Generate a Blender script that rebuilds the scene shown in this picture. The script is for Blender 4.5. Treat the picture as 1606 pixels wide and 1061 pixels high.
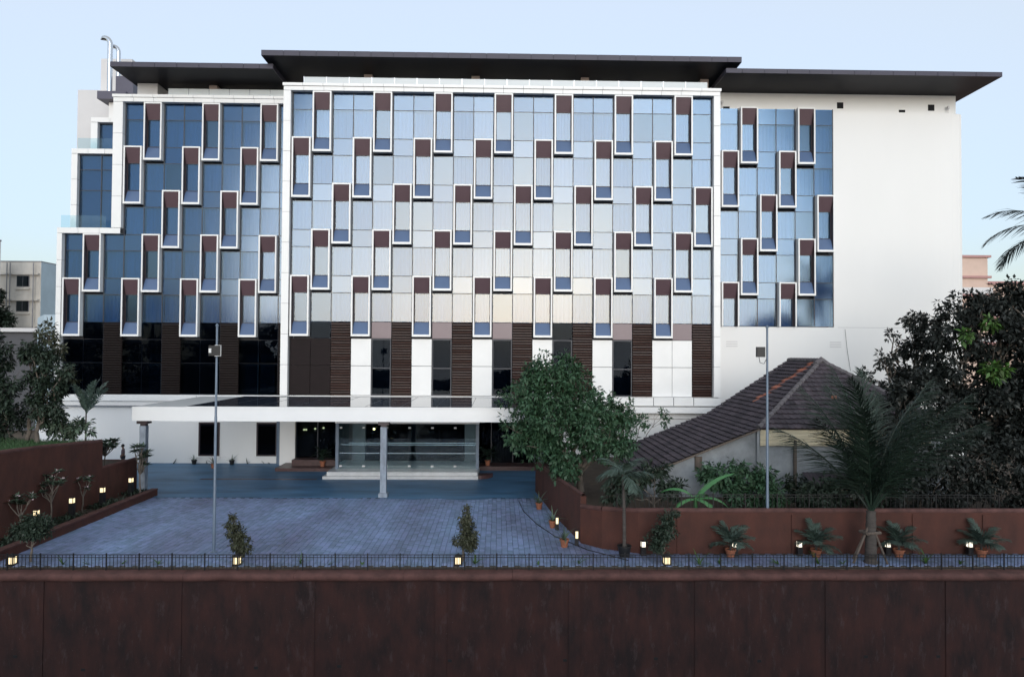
import bpy, math, random
import numpy as np
from mathutils import Vector, Matrix

scene = bpy.context.scene
for o in list(bpy.data.objects):
    bpy.data.objects.remove(o)
C = scene.collection
R = math.radians

# ------------------------------------------------------------------ camera
YAW, PITCH, ROLL = R(1.15), R(1.19), R(0.345)
cam_d = bpy.data.cameras.new('camera')
cam_d.sensor_width = 36.0
cam_d.lens = 36.0 * 1070.0 / 1606.0
cam_d.clip_start = 0.1
cam_d.clip_end = 3000.0
cam = bpy.data.objects.new('camera', cam_d)
C.objects.link(cam)
fw = Vector((math.sin(YAW) * math.cos(PITCH), math.cos(YAW) * math.cos(PITCH), math.sin(PITCH)))
r0 = fw.cross(Vector((0, 0, 1))).normalized()
u0 = r0.cross(fw)
up = u0 * math.cos(ROLL) - r0 * math.sin(ROLL)
rt = r0 * math.cos(ROLL) + u0 * math.sin(ROLL)
mw = Matrix((rt, up, -fw)).transposed().to_4x4()
mw.translation = Vector((0, -48, 8.2))
cam.matrix_world = mw
scene.camera = cam

# ------------------------------------------------------------------ light
SUN_EL, SUN_AZ = R(5.0), R(177.4)          # azimuth from +Y, clockwise: the glow is low behind the camera
world = bpy.data.worlds.new('World')
scene.world = world
world.use_nodes = True
wn = world.node_tree.nodes
wl = world.node_tree.links
bg = wn['Background']
sky = wn.new('ShaderNodeTexSky')
sky.sky_type = 'NISHITA'
sky.sun_disc = False
sky.sun_elevation = SUN_EL
sky.sun_rotation = SUN_AZ
sky.altitude = 0.0
sky.air_density = 1.0
sky.dust_density = 3.0
sky.ozone_density = 5.2
# an even thin veil of high cloud over the whole sky
veil = wn.new('ShaderNodeMix')
veil.data_type = 'RGBA'
veil.inputs[0].default_value = 0.29
veil.inputs[7].default_value = (6.1, 6.05, 5.0, 1)
wl.new(sky.outputs[0], veil.inputs[6])
wl.new(veil.outputs[2], bg.inputs[0])
bg.inputs[1].default_value = 0.15
sun_d = bpy.data.lights.new('sun', 'SUN')
sun_d.energy = 0.95
sun_d.angle = R(46)
sun_d.color = (1.0, 0.98, 0.965)
sun = bpy.data.objects.new('sun', sun_d)
C.objects.link(sun)
sd = Vector((math.sin(SUN_AZ) * math.cos(SUN_EL), math.cos(SUN_AZ) * math.cos(SUN_EL), math.sin(SUN_EL)))
sun.rotation_euler = sd.to_track_quat('Z', 'Y').to_euler()
sun.location = sd * 120
scene.view_settings.view_transform = 'Standard'
scene.view_settings.look = 'None'
scene.view_settings.gamma = 1.0
scene.view_settings.use_curve_mapping = False
scene.view_settings.exposure = 1.28

# ------------------------------------------------------------------ materials
def nmat(name):
    m = bpy.data.materials.new(name)
    m.use_nodes = True
    return m, m.node_tree.nodes, m.node_tree.links

def mat(name, col, rough=0.6, var=0.0, scale=4.0, bump=0.0, bscale=20.0, metal=0.0, spec=0.4, col2=None, stretch=(1, 1, 1), island=0.0, emit=None):
    m, n, l = nmat(name)
    p = n['Principled BSDF']
    p.inputs['Roughness'].default_value = rough
    p.inputs['Metallic'].default_value = metal
    p.inputs['Specular IOR Level'].default_value = spec
    p.inputs['Base Color'].default_value = (*col, 1)
    if emit:
        p.inputs['Emission Color'].default_value = (*emit[0], 1)
        p.inputs['Emission Strength'].default_value = emit[1]
    tc = n.new('ShaderNodeTexCoord')
    mp = n.new('ShaderNodeMapping')
    geo = n.new('ShaderNodeNewGeometry')
    l.new(geo.outputs['Position'], mp.inputs['Vector'])
    mp.inputs['Scale'].default_value = stretch
    out = None
    if var > 0 or col2:
        tx = n.new('ShaderNodeTexNoise')
        tx.inputs['Scale'].default_value = scale
        tx.inputs['Detail'].default_value = 6
        tx.inputs['Roughness'].default_value = 0.62
        l.new(mp.outputs[0], tx.inputs['Vector'])
        rp = n.new('ShaderNodeMapRange')
        rp.inputs[1].default_value = 0.3
        rp.inputs[2].default_value = 0.7
        l.new(tx.outputs[0], rp.inputs[0])
        mx = n.new('ShaderNodeMix')
        mx.data_type = 'RGBA'
        c2 = col2 if col2 else tuple(max(0, c * (1 - var)) for c in col)
        c1 = col if col2 else tuple(c * (1 + var * 0.6) for c in col)
        mx.inputs[6].default_value = (*c1, 1)
        mx.inputs[7].default_value = (*c2, 1)
        l.new(rp.outputs[0], mx.inputs[0])
        out = mx.outputs[2]
    if island > 0:
        hs = n.new('ShaderNodeHueSaturation')
        mr = n.new('ShaderNodeMapRange')
        mr.inputs[3].default_value = 1 - island
        mr.inputs[4].default_value = 1 + island
        l.new(geo.outputs['Random Per Island'], mr.inputs[0])
        l.new(mr.outputs[0], hs.inputs['Value'])
        mr2 = n.new('ShaderNodeMapRange')
        mr2.inputs[3].default_value = 0.5 - island * 0.05
        mr2.inputs[4].default_value = 0.5 + island * 0.05
        l.new(geo.outputs['Random Per Island'], mr2.inputs[0])
        l.new(mr2.outputs[0], hs.inputs['Hue'])
        if out:
            l.new(out, hs.inputs['Color'])
        else:
            hs.inputs['Color'].default_value = (*col, 1)
        out = hs.outputs[0]
    if out:
        l.new(out, p.inputs['Base Color'])
    if bump > 0:
        t2 = n.new('ShaderNodeTexNoise')
        t2.inputs['Scale'].default_value = bscale
        t2.inputs['Detail'].default_value = 5
        l.new(mp.outputs[0], t2.inputs['Vector'])
        b = n.new('ShaderNodeBump')
        b.inputs['Strength'].default_value = bump
        b.inputs['Distance'].default_value = 0.02
        l.new(t2.outputs[0], b.inputs['Height'])
        l.new(b.outputs[0], p.inputs['Normal'])
    return m

def glass(name, tint, refl, trans, rough=0.02, glow_tint=None):
    """coated pane: a share of tinted mirror over tinted see-through"""
    m, n, l = nmat(name)
    n.remove(n['Principled BSDF'])
    o = n['Material Output']
    g = n.new('ShaderNodeBsdfGlossy')
    g.inputs['Color'].default_value = (*tint, 1)
    if glow_tint:
        # reflection colour painted by angle: warm low glow straight on, sky blue aslant
        fw_ = n.new('ShaderNodeLayerWeight')
        fw_.inputs['Blend'].default_value = 0.5
        fr_ = n.new('ShaderNodeMapRange')
        fr_.inputs[2].default_value = 0.12
        fm_ = n.new('ShaderNodeMix')
        fm_.data_type = 'RGBA'
        fm_.inputs[6].default_value = (*glow_tint, 1)
        fm_.inputs[7].default_value = (*tint, 1)
        l.new(fw_.outputs['Facing'], fr_.inputs[0])
        l.new(fr_.outputs[0], fm_.inputs[0])
        l.new(fm_.outputs[2], g.inputs['Color'])
    g.inputs['Roughness'].default_value = rough
    t = n.new('ShaderNodeBsdfTransparent')
    t.inputs['Color'].default_value = (*trans, 1)
    lw = n.new('ShaderNodeLayerWeight')
    lw.inputs['Blend'].default_value = 0.25
    mr = n.new('ShaderNodeMapRange')
    mr.inputs[3].default_value = refl
    mr.inputs[4].default_value = min(1, refl + 0.12)
    l.new(lw.outputs['Facing'], mr.inputs[0])
    mx = n.new('ShaderNodeMixShader')
    oi = n.new('ShaderNodeObjectInfo')
    vr = n.new('ShaderNodeMapRange')
    vr.inputs[3].default_value = 0.90
    vr.inputs[4].default_value = 1.10
    l.new(oi.outputs['Random'], vr.inputs[0])
    mu = n.new('ShaderNodeMath')
    mu.operation = 'MULTIPLY'
    l.new(mr.outputs[0], mu.inputs[0])
    l.new(vr.outputs[0], mu.inputs[1])
    l.new(mu.outputs[0], mx.inputs[0])
    l.new(t.outputs[0], mx.inputs[1])
    l.new(g.outputs[0], mx.inputs[2])
    l.new(mx.outputs[0], o.inputs[0])
    tc = n.new('ShaderNodeNewGeometry')
    tx = n.new('ShaderNodeTexNoise')
    tx.inputs['Scale'].default_value = 0.8
    l.new(tc.outputs['Position'], tx.inputs['Vector'])
    b = n.new('ShaderNodeBump')
    b.inputs['Strength'].default_value = 0.05
    b.inputs['Distance'].default_value = 0.03
    l.new(tx.outputs[0], b.inputs['Height'])
    l.new(b.outputs[0], g.inputs['Normal'])
    return m

def frosted():
    m, n, l = nmat('frosted_glass')
    p = n['Principled BSDF']
    p.inputs['Base Color'].default_value = (0.75, 0.80, 0.83, 1)
    p.inputs['Roughness'].default_value = 0.25
    t = n.new('ShaderNodeBsdfTransparent')
    mx = n.new('ShaderNodeMixShader')
    mx.inputs[0].default_value = 0.72
    l.new(t.outputs[0], mx.inputs[1])
    l.new(p.outputs[0], mx.inputs[2])
    l.new(mx.outputs[0], n['Material Output'].inputs[0])
    return m

M = {}
M['white'] = mat('white_cladding', (0.80, 0.80, 0.80), 0.35, 0.04, 0.7, 0.0)
M['white_joint'] = mat('cladding_joint', (0.25, 0.25, 0.27), 0.8)
M['plaster'] = mat('white_plaster', (0.80, 0.795, 0.79), 0.7, 0.018, 0.25, 0.05, 6, stretch=(1, 1, 0.35))
M['plaster_grey'] = mat('pale_grey_plaster', (0.62, 0.61, 0.62), 0.7, 0.06, 0.4)
M['pier_grey'] = mat('grey_pier', (0.13, 0.135, 0.15), 0.5, 0.1, 1)
M['pane'] = glass('blue_coated_glass', (0.62, 0.85, 1.0), 0.082, (0.29, 0.50, 0.71), 0.13, (1.0, 0.90, 0.77))
M['spandrel'] = glass('blue_spandrel_glass', (0.62, 0.85, 1.0), 0.088, (0.29, 0.50, 0.71), 0.13, (1.0, 0.90, 0.77))
M['clear'] = glass('clear_glass', (0.9, 0.97, 1.0), 0.03, (0.84, 0.92, 0.94))
M['darkpane'] = glass('dark_glass', (0.55, 0.66, 0.8), 0.006, (0.24, 0.29, 0.35))
M['frosted'] = frosted()
M['core'] = mat('room_dark', (0.10, 0.10, 0.11), 0.9)
M['backing'] = mat('spandrel_backing', (0.22, 0.25, 0.30), 0.8)
M['curtain'] = mat('sheer_curtain', (0.48, 0.47, 0.46), 0.9, 0.3, 0.8, stretch=(3, 1, 0.2))
M['blind'] = mat('grey_blind', (0.095, 0.15, 0.19), 0.9, 0.2, 2.0)
M['mullion'] = mat('dark_mullion', (0.035, 0.04, 0.055), 0.4)
M['bronze'] = mat('bronze_panel', (0.105, 0.066, 0.078), 0.35, 0.06, 1.5, spec=0.4)
M['sill'] = mat('sky_tinted_sill_metal', (0.085, 0.135, 0.25), 0.3, 0.06, 1.5, spec=0.6)  # blue sky reflection put into the sill's base colour
M['reveal'] = mat('dark_reveal', (0.05, 0.035, 0.04), 0.4)
M['mauve'] = mat('mauve_panel', (0.20, 0.15, 0.165), 0.35, 0.05, 1.0, spec=0.4)
M['darkpanel'] = mat('dark_bronze_panel', (0.013, 0.008, 0.009), 0.5, 0.3, 1.5, spec=0.12, stretch=(1, 1, 3))
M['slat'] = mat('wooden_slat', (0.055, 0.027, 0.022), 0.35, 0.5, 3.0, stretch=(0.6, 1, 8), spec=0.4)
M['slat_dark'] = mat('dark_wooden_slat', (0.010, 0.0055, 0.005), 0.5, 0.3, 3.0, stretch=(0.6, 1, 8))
M['fascia'] = mat('zinc_fascia', (0.060, 0.056, 0.080), 0.45, 0.12, 0.8, spec=0.3)
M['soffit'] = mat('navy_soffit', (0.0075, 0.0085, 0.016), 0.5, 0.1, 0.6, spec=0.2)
M['stone_col'] = mat('tan_stone', (0.42, 0.33, 0.29), 0.6, 0.1, 2)
M['hood'] = mat('grey_metal', (0.09, 0.085, 0.12), 0.45, 0.08, 1)
M['steel'] = mat('bright_steel', (0.62, 0.64, 0.68), 0.22, 0.1, 3, metal=1.0)
M['pole'] = mat('painted_pole', (0.13, 0.175, 0.24), 0.4, 0.15, 2, spec=0.5)
M['black'] = mat('black_metal', (0.012, 0.012, 0.014), 0.4)
M['hole'] = mat('vent_dark', (0.01, 0.01, 0.012), 0.9)
M['canopy_white'] = mat('white_metal_canopy', (0.78, 0.79, 0.80), 0.25, 0.04, 0.5, spec=0.7)
M['canopy_top'] = mat('dark_glass_canopy_top', (0.05, 0.06, 0.085), 0.06, 0.25, 0.5, spec=1.0)
M['concrete'] = mat('weathered_column', (0.26, 0.30, 0.36), 0.6, 0.45, 2.2, 0.3, 12, stretch=(1, 1, 0.5))
M['stone'] = mat('pale_step_stone', (0.55, 0.56, 0.57), 0.3, 0.15, 2, spec=0.6)
M['granite'] = mat('dark_red_granite', (0.07, 0.035, 0.035), 0.4, 0.4, 6)
M['forecourt'] = mat('sky_tinted_forecourt', (0.070, 0.165, 0.285), 0.5, 0.45, 0.7, 0.25, 30, stretch=(0.35, 1.2, 1), spec=0.25)  # blue of the skylight put into the forecourt's base colour
M['bed'] = mat('paving_bed', (0.07, 0.065, 0.06), 0.9, 0.3, 3)
M['paver'] = mat('concrete_paver', (0.20, 0.285, 0.46), 0.55, 0.0, 0.3, 0.3, 30, col2=(0.11, 0.125, 0.205), island=0.22, stretch=(1, 0.45, 1))  # both concrete tones carry painted-in blue skylight
M['ground'] = mat('bare_earth', (0.10, 0.075, 0.055), 0.95, 0.4, 0.3)
M['asphalt'] = mat('street_asphalt', (0.05, 0.05, 0.052), 0.9, 0.3, 1.0)
M['soil'] = mat('garden_soil', (0.055, 0.04, 0.03), 0.95, 0.4, 2)
M['laterite'] = mat('red_plaster_wall', (0.092, 0.032, 0.023), 0.85, 0.0, 1.3, 0.35, 9, col2=(0.048, 0.020, 0.016), stretch=(1, 1, 0.55))
M['coping'] = mat('red_coping', (0.090, 0.040, 0.036), 0.8, 0.45, 2.0, 0.3, 14)
M['retaining'] = None
M['tile'] = mat('old_clay_tile', (0.070, 0.056, 0.068), 0.8, 0.0, 0.9, 0.3, 15, col2=(0.036, 0.031, 0.040), island=0.28)
M['tile_new'] = mat('new_orange_tile', (0.38, 0.13, 0.085), 0.75, 0.2, 3, island=0.15)
M['ridge'] = mat('mortared_ridge', (0.12, 0.11, 0.12), 0.9, 0.4, 3, 0.5, 10)
M['house_wall'] = mat('grey_cement_wall', (0.26, 0.28, 0.30), 0.85, 0.4, 0.9, 0.3, 8)
M['cream_sheet'] = mat('cream_corrugated_sheet', (0.72, 0.66, 0.52), 0.5, 0.3, 1.5, stretch=(0.3, 1, 5))
M['wood'] = mat('grey_timber', (0.12, 0.095, 0.08), 0.8, 0.4, 4, stretch=(5, 5, 0.6))
M['bark'] = mat('grey_bark', (0.15, 0.125, 0.105), 0.9, 0.45, 5, 0.6, 14, stretch=(1, 1, 0.35))
M['palm_bark'] = mat('palm_bark', (0.075, 0.065, 0.06), 0.9, 0.4, 4, 0.6, 10, stretch=(0.4, 0.4, 3))
M['terracotta'] = mat('terracotta', (0.33, 0.125, 0.07), 0.8, 0.25, 5)
M['plastic'] = mat('black_pot', (0.015, 0.015, 0.016), 0.5)
M['lamp_glow'] = mat('lit_lamp_glass', (0.3, 0.28, 0.22), 0.5, emit=((1.0, 0.80, 0.46), 0.62))
M['lamp_white'] = mat('lit_white_lamp_glass', (0.3, 0.3, 0.3), 0.5, emit=((1.0, 0.90, 0.72), 0.7))
M['lamp_small'] = mat('lit_downlight', (0.9, 0.8, 0.5), 0.5, emit=((1.0, 0.85, 0.35), 3.0))
M['drape'] = mat('grey_drape', (0.13, 0.14, 0.14), 0.9, 0.3, 3, stretch=(5, 1, 0.1))
M['sticker'] = mat('white_fitting', (0.7, 0.7, 0.7), 0.4)
M['old_cream'] = mat('stained_cream_plaster', (0.62, 0.58, 0.53), 0.85, 0.25, 0.5, stretch=(1, 1, 0.4))
M['old_blue'] = mat('pale_blue_plaster', (0.42, 0.52, 0.60), 0.85, 0.12, 0.5)
M['peach'] = mat('peach_plaster', (0.60, 0.45, 0.38), 0.85, 0.12, 0.4)
M['pinkband'] = mat('pink_band', (0.42, 0.24, 0.23), 0.8, 0.1, 1)
M['skin'] = mat('skin', (0.16, 0.085, 0.06), 0.6)
M['shirt'] = mat('dull_mauve_shirt', (0.12, 0.085, 0.10), 0.85, 0.2, 8)
M['trouser'] = mat('dark_trousers', (0.03, 0.03, 0.04), 0.85)
M['hair'] = mat('black_hair', (0.01, 0.009, 0.009), 0.5)

def leafmat(name, col, var=0.35, rough=0.5):
    m = mat(name, col, rough, island=var, spec=0.35)
    return m
M['leaf'] = leafmat('broad_green_leaf', (0.036, 0.082, 0.042))
M['leaf_dark'] = leafmat('dark_mango_leaf', (0.015, 0.019, 0.017))
M['leaf_new'] = leafmat('fresh_green_leaf', (0.05, 0.11, 0.022))
M['leaf_left'] = leafmat('dull_garden_leaf', (0.026, 0.042, 0.028))
M['leaf_olive'] = leafmat('olive_leaf', (0.055, 0.060, 0.036))
M['leaf_frangi'] = leafmat('frangipani_leaf', (0.075, 0.11, 0.075))
M['leaf_banana'] = leafmat('banana_leaf', (0.055, 0.17, 0.06), 0.12, 0.35)
M['frond'] = leafmat('palm_leaflet', (0.014, 0.028, 0.019))
M['frond_grey'] = leafmat('grey_palm_leaflet', (0.055, 0.085, 0.07))
M['frond_far'] = leafmat('distant_palm_leaflet', (0.035, 0.055, 0.060))
M['grass'] = leafmat('lawn_blade', (0.045, 0.095, 0.035))
M['flower'] = leafmat('pale_pink_flower', (0.65, 0.50, 0.55), 0.1)
M['yellow'] = leafmat('yellow_leaf', (0.65, 0.50, 0.04), 0.1)

# retaining wall: red plaster, block courses showing through, pale run marks below the coping
def retaining_mat():
    m = mat('stained_red_retaining_wall', (0.042, 0.015, 0.013), 0.9, 0.0, 1.6, 0.9, 7, col2=(0.012, 0.007, 0.008), stretch=(1, 1, 0.45))  # red darkened in the colour to stand in for shade on the wall
    n, l = m.node_tree.nodes, m.node_tree.links
    p = n['Principled BSDF']
    src = p.inputs['Base Color'].links[0].from_socket
    geo = n.new('ShaderNodeNewGeometry')
    mp = n.new('ShaderNodeMapping')
    mp.inputs['Scale'].default_value = (2.2, 1, 0.7)
    l.new(geo.outputs['Position'], mp.inputs['Vector'])
    t = n.new('ShaderNodeTexNoise')
    t.inputs['Scale'].default_value = 1.6
    t.inputs['Detail'].default_value = 8
    t.inputs['Roughness'].default_value = 0.7
    l.new(mp.outputs[0], t.inputs['Vector'])
    r = n.new('ShaderNodeMapRange')
    r.inputs[1].default_value = 0.56
    r.inputs[2].default_value = 0.80
    l.new(t.outputs[0], r.inputs[0])
    mx = n.new('ShaderNodeMix')
    mx.data_type = 'RGBA'
    mx.inputs[7].default_value = (0.062, 0.044, 0.046, 1)
    l.new(r.outputs[0], mx.inputs[0])
    l.new(src, mx.inputs[6])
    t3 = n.new('ShaderNodeTexNoise')
    t3.inputs['Scale'].default_value = 22
    t3.inputs['Detail'].default_value = 3
    l.new(geo.outputs['Position'], t3.inputs['Vector'])
    r3 = n.new('ShaderNodeMapRange')
    r3.inputs[1].default_value = 0.70
    r3.inputs[2].default_value = 0.78
    l.new(t3.outputs[0], r3.inputs[0])
    mx3 = n.new('ShaderNodeMix')
    mx3.data_type = 'RGBA'
    mx3.inputs[7].default_value = (0.16, 0.13, 0.13, 1)
    l.new(r3.outputs[0], mx3.inputs[0])
    l.new(mx.outputs[2], mx3.inputs[6])
    l.new(mx3.outputs[2], p.inputs['Base Color'])
    return m
M['retaining'] = retaining_mat()

# ------------------------------------------------------------------ mesh helpers
class MB:
    def __init__(s):
        s.v = []; s.f = []
    def quad(s, a, b, c, d):
        i = len(s.v); s.v += [a, b, c, d]; s.f.append((i, i+1, i+2, i+3))
    def poly(s, pts):
        i = len(s.v); s.v += list(pts); s.f.append(tuple(range(i, i+len(pts))))
    def box(s, x0, x1, y0, y1, z0, z1):
        i = len(s.v)
        s.v += [(x0,y0,z0),(x1,y0,z0),(x1,y1,z0),(x0,y1,z0),(x0,y0,z1),(x1,y0,z1),(x1,y1,z1),(x0,y1,z1)]
        s.f += [tuple(i+k for k in q) for q in ((0,3,2,1),(4,5,6,7),(0,1,5,4),(1,2,6,5),(2,3,7,6),(3,0,4,7))]
        return s
    def tube(s, pts, rad, seg=8, caps=True):
        pts = [Vector(p) for p in pts]
        base = len(s.v); n = len(pts)
        ref = None
        for k, p in enumerate(pts):
            d = (pts[min(k+1, n-1)] - pts[max(k-1, 0)]).normalized()
            if ref is None:
                ref = d.orthogonal().normalized()
            a = (ref - d * ref.dot(d))
            a = a.normalized() if a.length > 1e-6 else d.orthogonal().normalized()
            ref = a
            b = d.cross(a)
            r = rad[k] if hasattr(rad, '__len__') else rad
            for j in range(seg):
                t = 2*math.pi*j/seg
                s.v.append(tuple(p + a*(r*math.cos(t)) + b*(r*math.sin(t))))
        for k in range(n-1):
            for j in range(seg):
                j2 = (j+1) % seg
                s.f.append((base+k*seg+j, base+k*seg+j2, base+(k+1)*seg+j2, base+(k+1)*seg+j))
        if caps:
            s.f.append(tuple(base+j for j in range(seg))[::-1])
            s.f.append(tuple(base+(n-1)*seg+j for j in range(seg)))
        return s
    def lathe(s, prof, seg=16, cx=0, cy=0):
        base = len(s.v)
        for r, z in prof:
            for j in range(seg):
                t = 2*math.pi*j/seg
                s.v.append((cx+r*math.cos(t), cy+r*math.sin(t), z))
        for k in range(len(prof)-1):
            for j in range(seg):
                j2 = (j+1) % seg
                s.f.append((base+k*seg+j, base+k*seg+j2, base+(k+1)*seg+j2, base+(k+1)*seg+j))
        s.f.append(tuple(base+j for j in range(seg))[::-1])
        s.f.append(tuple(base+(len(prof)-1)*seg+j for j in range(seg)))
        return s
    def mesh(s, name, m, smooth=False):
        me = bpy.data.meshes.new(name)
        me.from_pydata(s.v, [], s.f)
        me.materials.append(m)
        if smooth:
            me.polygons.foreach_set('use_smooth', [True]*len(me.polygons))
        me.update()
        if smooth:
            me.set_sharp_from_angle(angle=R(42))
        return me

def quads_mesh(name, V, m, smooth=False):
    """V: (n,4,3) numpy array of quads"""
    n = V.shape[0]
    me = bpy.data.meshes.new(name)
    me.vertices.add(n*4); me.loops.add(n*4); me.polygons.add(n)
    me.vertices.foreach_set('co', V.reshape(-1).astype(np.float32))
    me.loops.foreach_set('vertex_index', np.arange(n*4, dtype=np.int32))
    me.polygons.foreach_set('loop_start', np.arange(0, n*4, 4, dtype=np.int32))
    me.polygons.foreach_set('loop_total', np.full(n, 4, dtype=np.int32))
    me.materials.append(m)
    me.update(calc_edges=True)
    return me

WL = {}
def link(name, me, parent=None, loc=(0, 0, 0)):
    """loc is in world coordinates; parents in WL are unrotated"""
    o = bpy.data.objects.new(name, me)
    C.objects.link(o)
    w = Vector(loc)
    if parent is not None:
        o.parent = parent
        o.location = w - WL[parent.name]
    else:
        o.location = w
    WL[o.name] = w
    return o

def build(mb, name, m, parent=None, smooth=False):
    """mesh given in world coordinates; its origin is moved to the middle of its base"""
    a = np.array(mb.v)
    lo, hi = a.min(0), a.max(0)
    c = np.array([(lo[0]+hi[0])/2, (lo[1]+hi[1])/2, lo[2]])
    mb.v = [tuple(p) for p in (a - c)]
    return link(name, mb.mesh(name, m, smooth), parent, tuple(c))

BOXC = {}
def box(name, x0, x1, y0, y1, z0, z1, m, parent=None):
    key = (round(x1-x0, 3), round(y1-y0, 3), round(z1-z0, 3), m.name)
    if key not in BOXC:
        sx, sy, sz = (x1-x0)/2, (y1-y0)/2, (z1-z0)/2
        BOXC[key] = MB().box(-sx, sx, -sy, sy, -sz, sz).mesh(name, m)
    return link(name, BOXC[key], parent, ((x0+x1)/2, (y0+y1)/2, (z0+z1)/2))

def thing(name, label, cat, loc=(0, 0, 0), group=None):
    o = bpy.data.objects.new(name, None)
    o.empty_display_size = 0.3
    C.objects.link(o)
    o.location = loc
    WL[o.name] = Vector(loc)
    return tag(o, label, cat, group)

def tag(o, label=None, cat=None, group=None, kind=None):
    if label: o['label'] = label
    if cat: o['category'] = cat
    if group: o['group'] = group
    if kind: o['kind'] = kind
    return o

def struct(o):
    o['kind'] = 'structure'
    return o

rng = random.Random(11)
nr = np.random.default_rng(5)

# ------------------------------------------------------------------ ground
struct(box('ground', -400, 400, -21.65, 700, -1.2, -0.03, M['ground']))
struct(box('road', -400, 400, -400, -22.2, -6.4, -6.0, M['asphalt']))
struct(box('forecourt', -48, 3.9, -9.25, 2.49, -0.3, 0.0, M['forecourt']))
cy = struct(box('courtyard', -20.7, 40, -21.64, -9.25, -0.3, -0.022, M['bed']))

# pavers, each one a slab with chamfered shoulders
def paver_field():
    P = []
    PW, PL, G = 0.235, 0.30, 0.012
    def slab(x, y):
        z = rng.uniform(-0.004, 0.004)
        tx, ty = rng.uniform(-.003, .003), rng.uniform(-.003, .003)
        g = G
        a = [(x+g, y+g), (x+PW-g, y+g), (x+PW-g, y+PL-g), (x+g, y+PL-g)]
        b = [(x+.003, y+.003), (x+PW-.003, y+.003), (x+PW-.003, y+PL-.003), (x+.003, y+PL-.003)]
        sg = [(-1, -1), (1, -1), (1, 1), (-1, 1)]
        top = [(p[0], p[1], z+tx*s[0]+ty*s[1]) for p, s in zip(a, sg)]
        bot = [(p[0], p[1], -0.02) for p in b]
        return top, bot
    V = []; F = []
    def right_edge(y):
        if y < -20.1: return 40
        if y < -18.3: return 3.6 + (-18.3-y)/1.6*2.2
        return 3.6 - (y+18.3)/10.9*1.35
    nx = int(60/PW)
    for i in range(nx):
        x = -19.3 + i*PW
        y = -21.6 - (PL/2 if i % 2 else 0)
        while y < -9.5:
            if x + PW < right_edge(y) + 0.15 and y > -21.62:
                t, b = slab(x, y)
                k = len(V)
                V += t + b
                F.append((k, k+1, k+2, k+3))
                for q in range(4):
                    q2 = (q+1) % 4
                    F.append((k+4+q, k+4+q2, k+q2, k+q))
            y += PL
    me = bpy.data.meshes.new('paver_field')
    me.from_pydata(V, [], F)
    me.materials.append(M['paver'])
    o = link('paver_field', me, cy, WL[cy.name])
    o.location = -WL[cy.name]
    o['kind'] = 'stuff'
paver_field()
b = MB()
edge = [(-19.3, -9.26)]
xx = -19.3
while xx < 3.2:
    xx += rng.uniform(.25, .6)
    far = 0.10 if xx < -8.5 else 0.55
    edge.append((min(xx, 3.3), -9.30-far*abs(math.sin(xx*.9)*math.cos(xx*.37+1))-rng.uniform(0, .08)))
for k in range(len(edge)-1):
    (xa_, ya_), (xb_, yb_) = edge[k], edge[k+1]
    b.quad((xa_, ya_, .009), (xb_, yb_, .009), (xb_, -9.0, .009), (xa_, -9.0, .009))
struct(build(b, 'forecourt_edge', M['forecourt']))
# drain channel on the forecourt
struct(box('drain_channel', -19.0, -11.6, -3.9, -3.62, 0.0, 0.012, M['granite']))

# ------------------------------------------------------------------ front retaining wall with railing
rw = thing('retaining_wall', 'tall stained dark red retaining wall along the street below the railing', 'wall', (0, -21.9, -6))
box('wall_body', -46, 46, -22.0, -21.66, -6.2, -0.42, M['retaining'], rw)
for x in (-17.1, -12.0, -7.05, -2.1, 2.95, 7.75, 12.75, 17.4, 22.2, -22.0):
    box('pier', x-0.22, x+0.22, -22.04, -21.998, -6.2, -0.421, M['retaining'], rw)
for k in range(-11, 11):
    b = MB()
    x0, x1 = k*4.1+0.6, k*4.1+4.1+0.59
    prof = []
    for j in range(9):
        t = math.pi*(j/8.0)
        prof.append((-22.03-0.13*math.sin(t), -0.27-0.15*math.cos(t)))
    prof += [(-21.56, -0.10), (-21.56, -0.42)]
    n = len(prof)
    secs = 9
    for q in range(secs):
        x = x0 + (x1-x0)*q/(secs-1)
        dz = 0.012*math.sin(x*1.7)+0.008*math.sin(x*4.1)
        for (yy, zz) in prof:
            b.v.append((x, yy+0.01*math.sin(x*2.3), zz+dz))
    for q in range(secs-1):
        for j in range(n):
            j2 = (j+1) % n
            b.f.append((q*n+j, (q+1)*n+j, (q+1)*n+j2, q*n+j2))
    build(b, 'coping_stone', M['coping'], rw, True)
for x, z in ((-17.9, -3.2), (-15.4, -3.7), (-9.0, -3.65), (-5.9, -3.6), (-1.75, -3.4), (6.05, -3.35), (10.0, -3.45), (14.1, -3.3), (16.9, -3.3), (20.2, -3.4), (2.6, -3.4)):
    box('weep_hole', x-0.075, x+0.075, -22.012, -21.99, z-0.05, z+0.05, M['hole'], rw)

def railing(label, x0, x1, y, z0, z1, step, per, cat='railing'):
    t = thing('iron_railing', label, cat, ((x0+x1)/2, y, z0))
    nsec = int(round((x1-x0)/step))
    step = (x1-x0)/nsec
    for k in range(nsec+1):
        box('post', x0+k*step-0.02, x0+k*step+0.02, y-0.02, y+0.02, z0, z1+0.05, M['black'], t)
    for k in range(nsec):
        for j in range(1, per+1):
            x = x0+k*step+j*step/(per+1)
            box('picket', x-0.008, x+0.008, y-0.008, y+0.008, z0+0.05, z1-0.02, M['black'], t)
    box('rail', x0, x1, y-0.014, y+0.014, z1-0.022, z1+0.004, M['black'], t)
    box('rail', x0, x1, y-0.0145, y+0.0145, z1-0.12, z1-0.10, M['black'], t)
    box('rail', x0, x1, y-0.0145, y+0.0145, z0+0.04, z0+0.065, M['black'], t)
    return t
railing('low black iron railing standing on the front retaining wall', -20.91, 20.91, -21.74, -0.10, 0.49, 1.23, 8)

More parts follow.
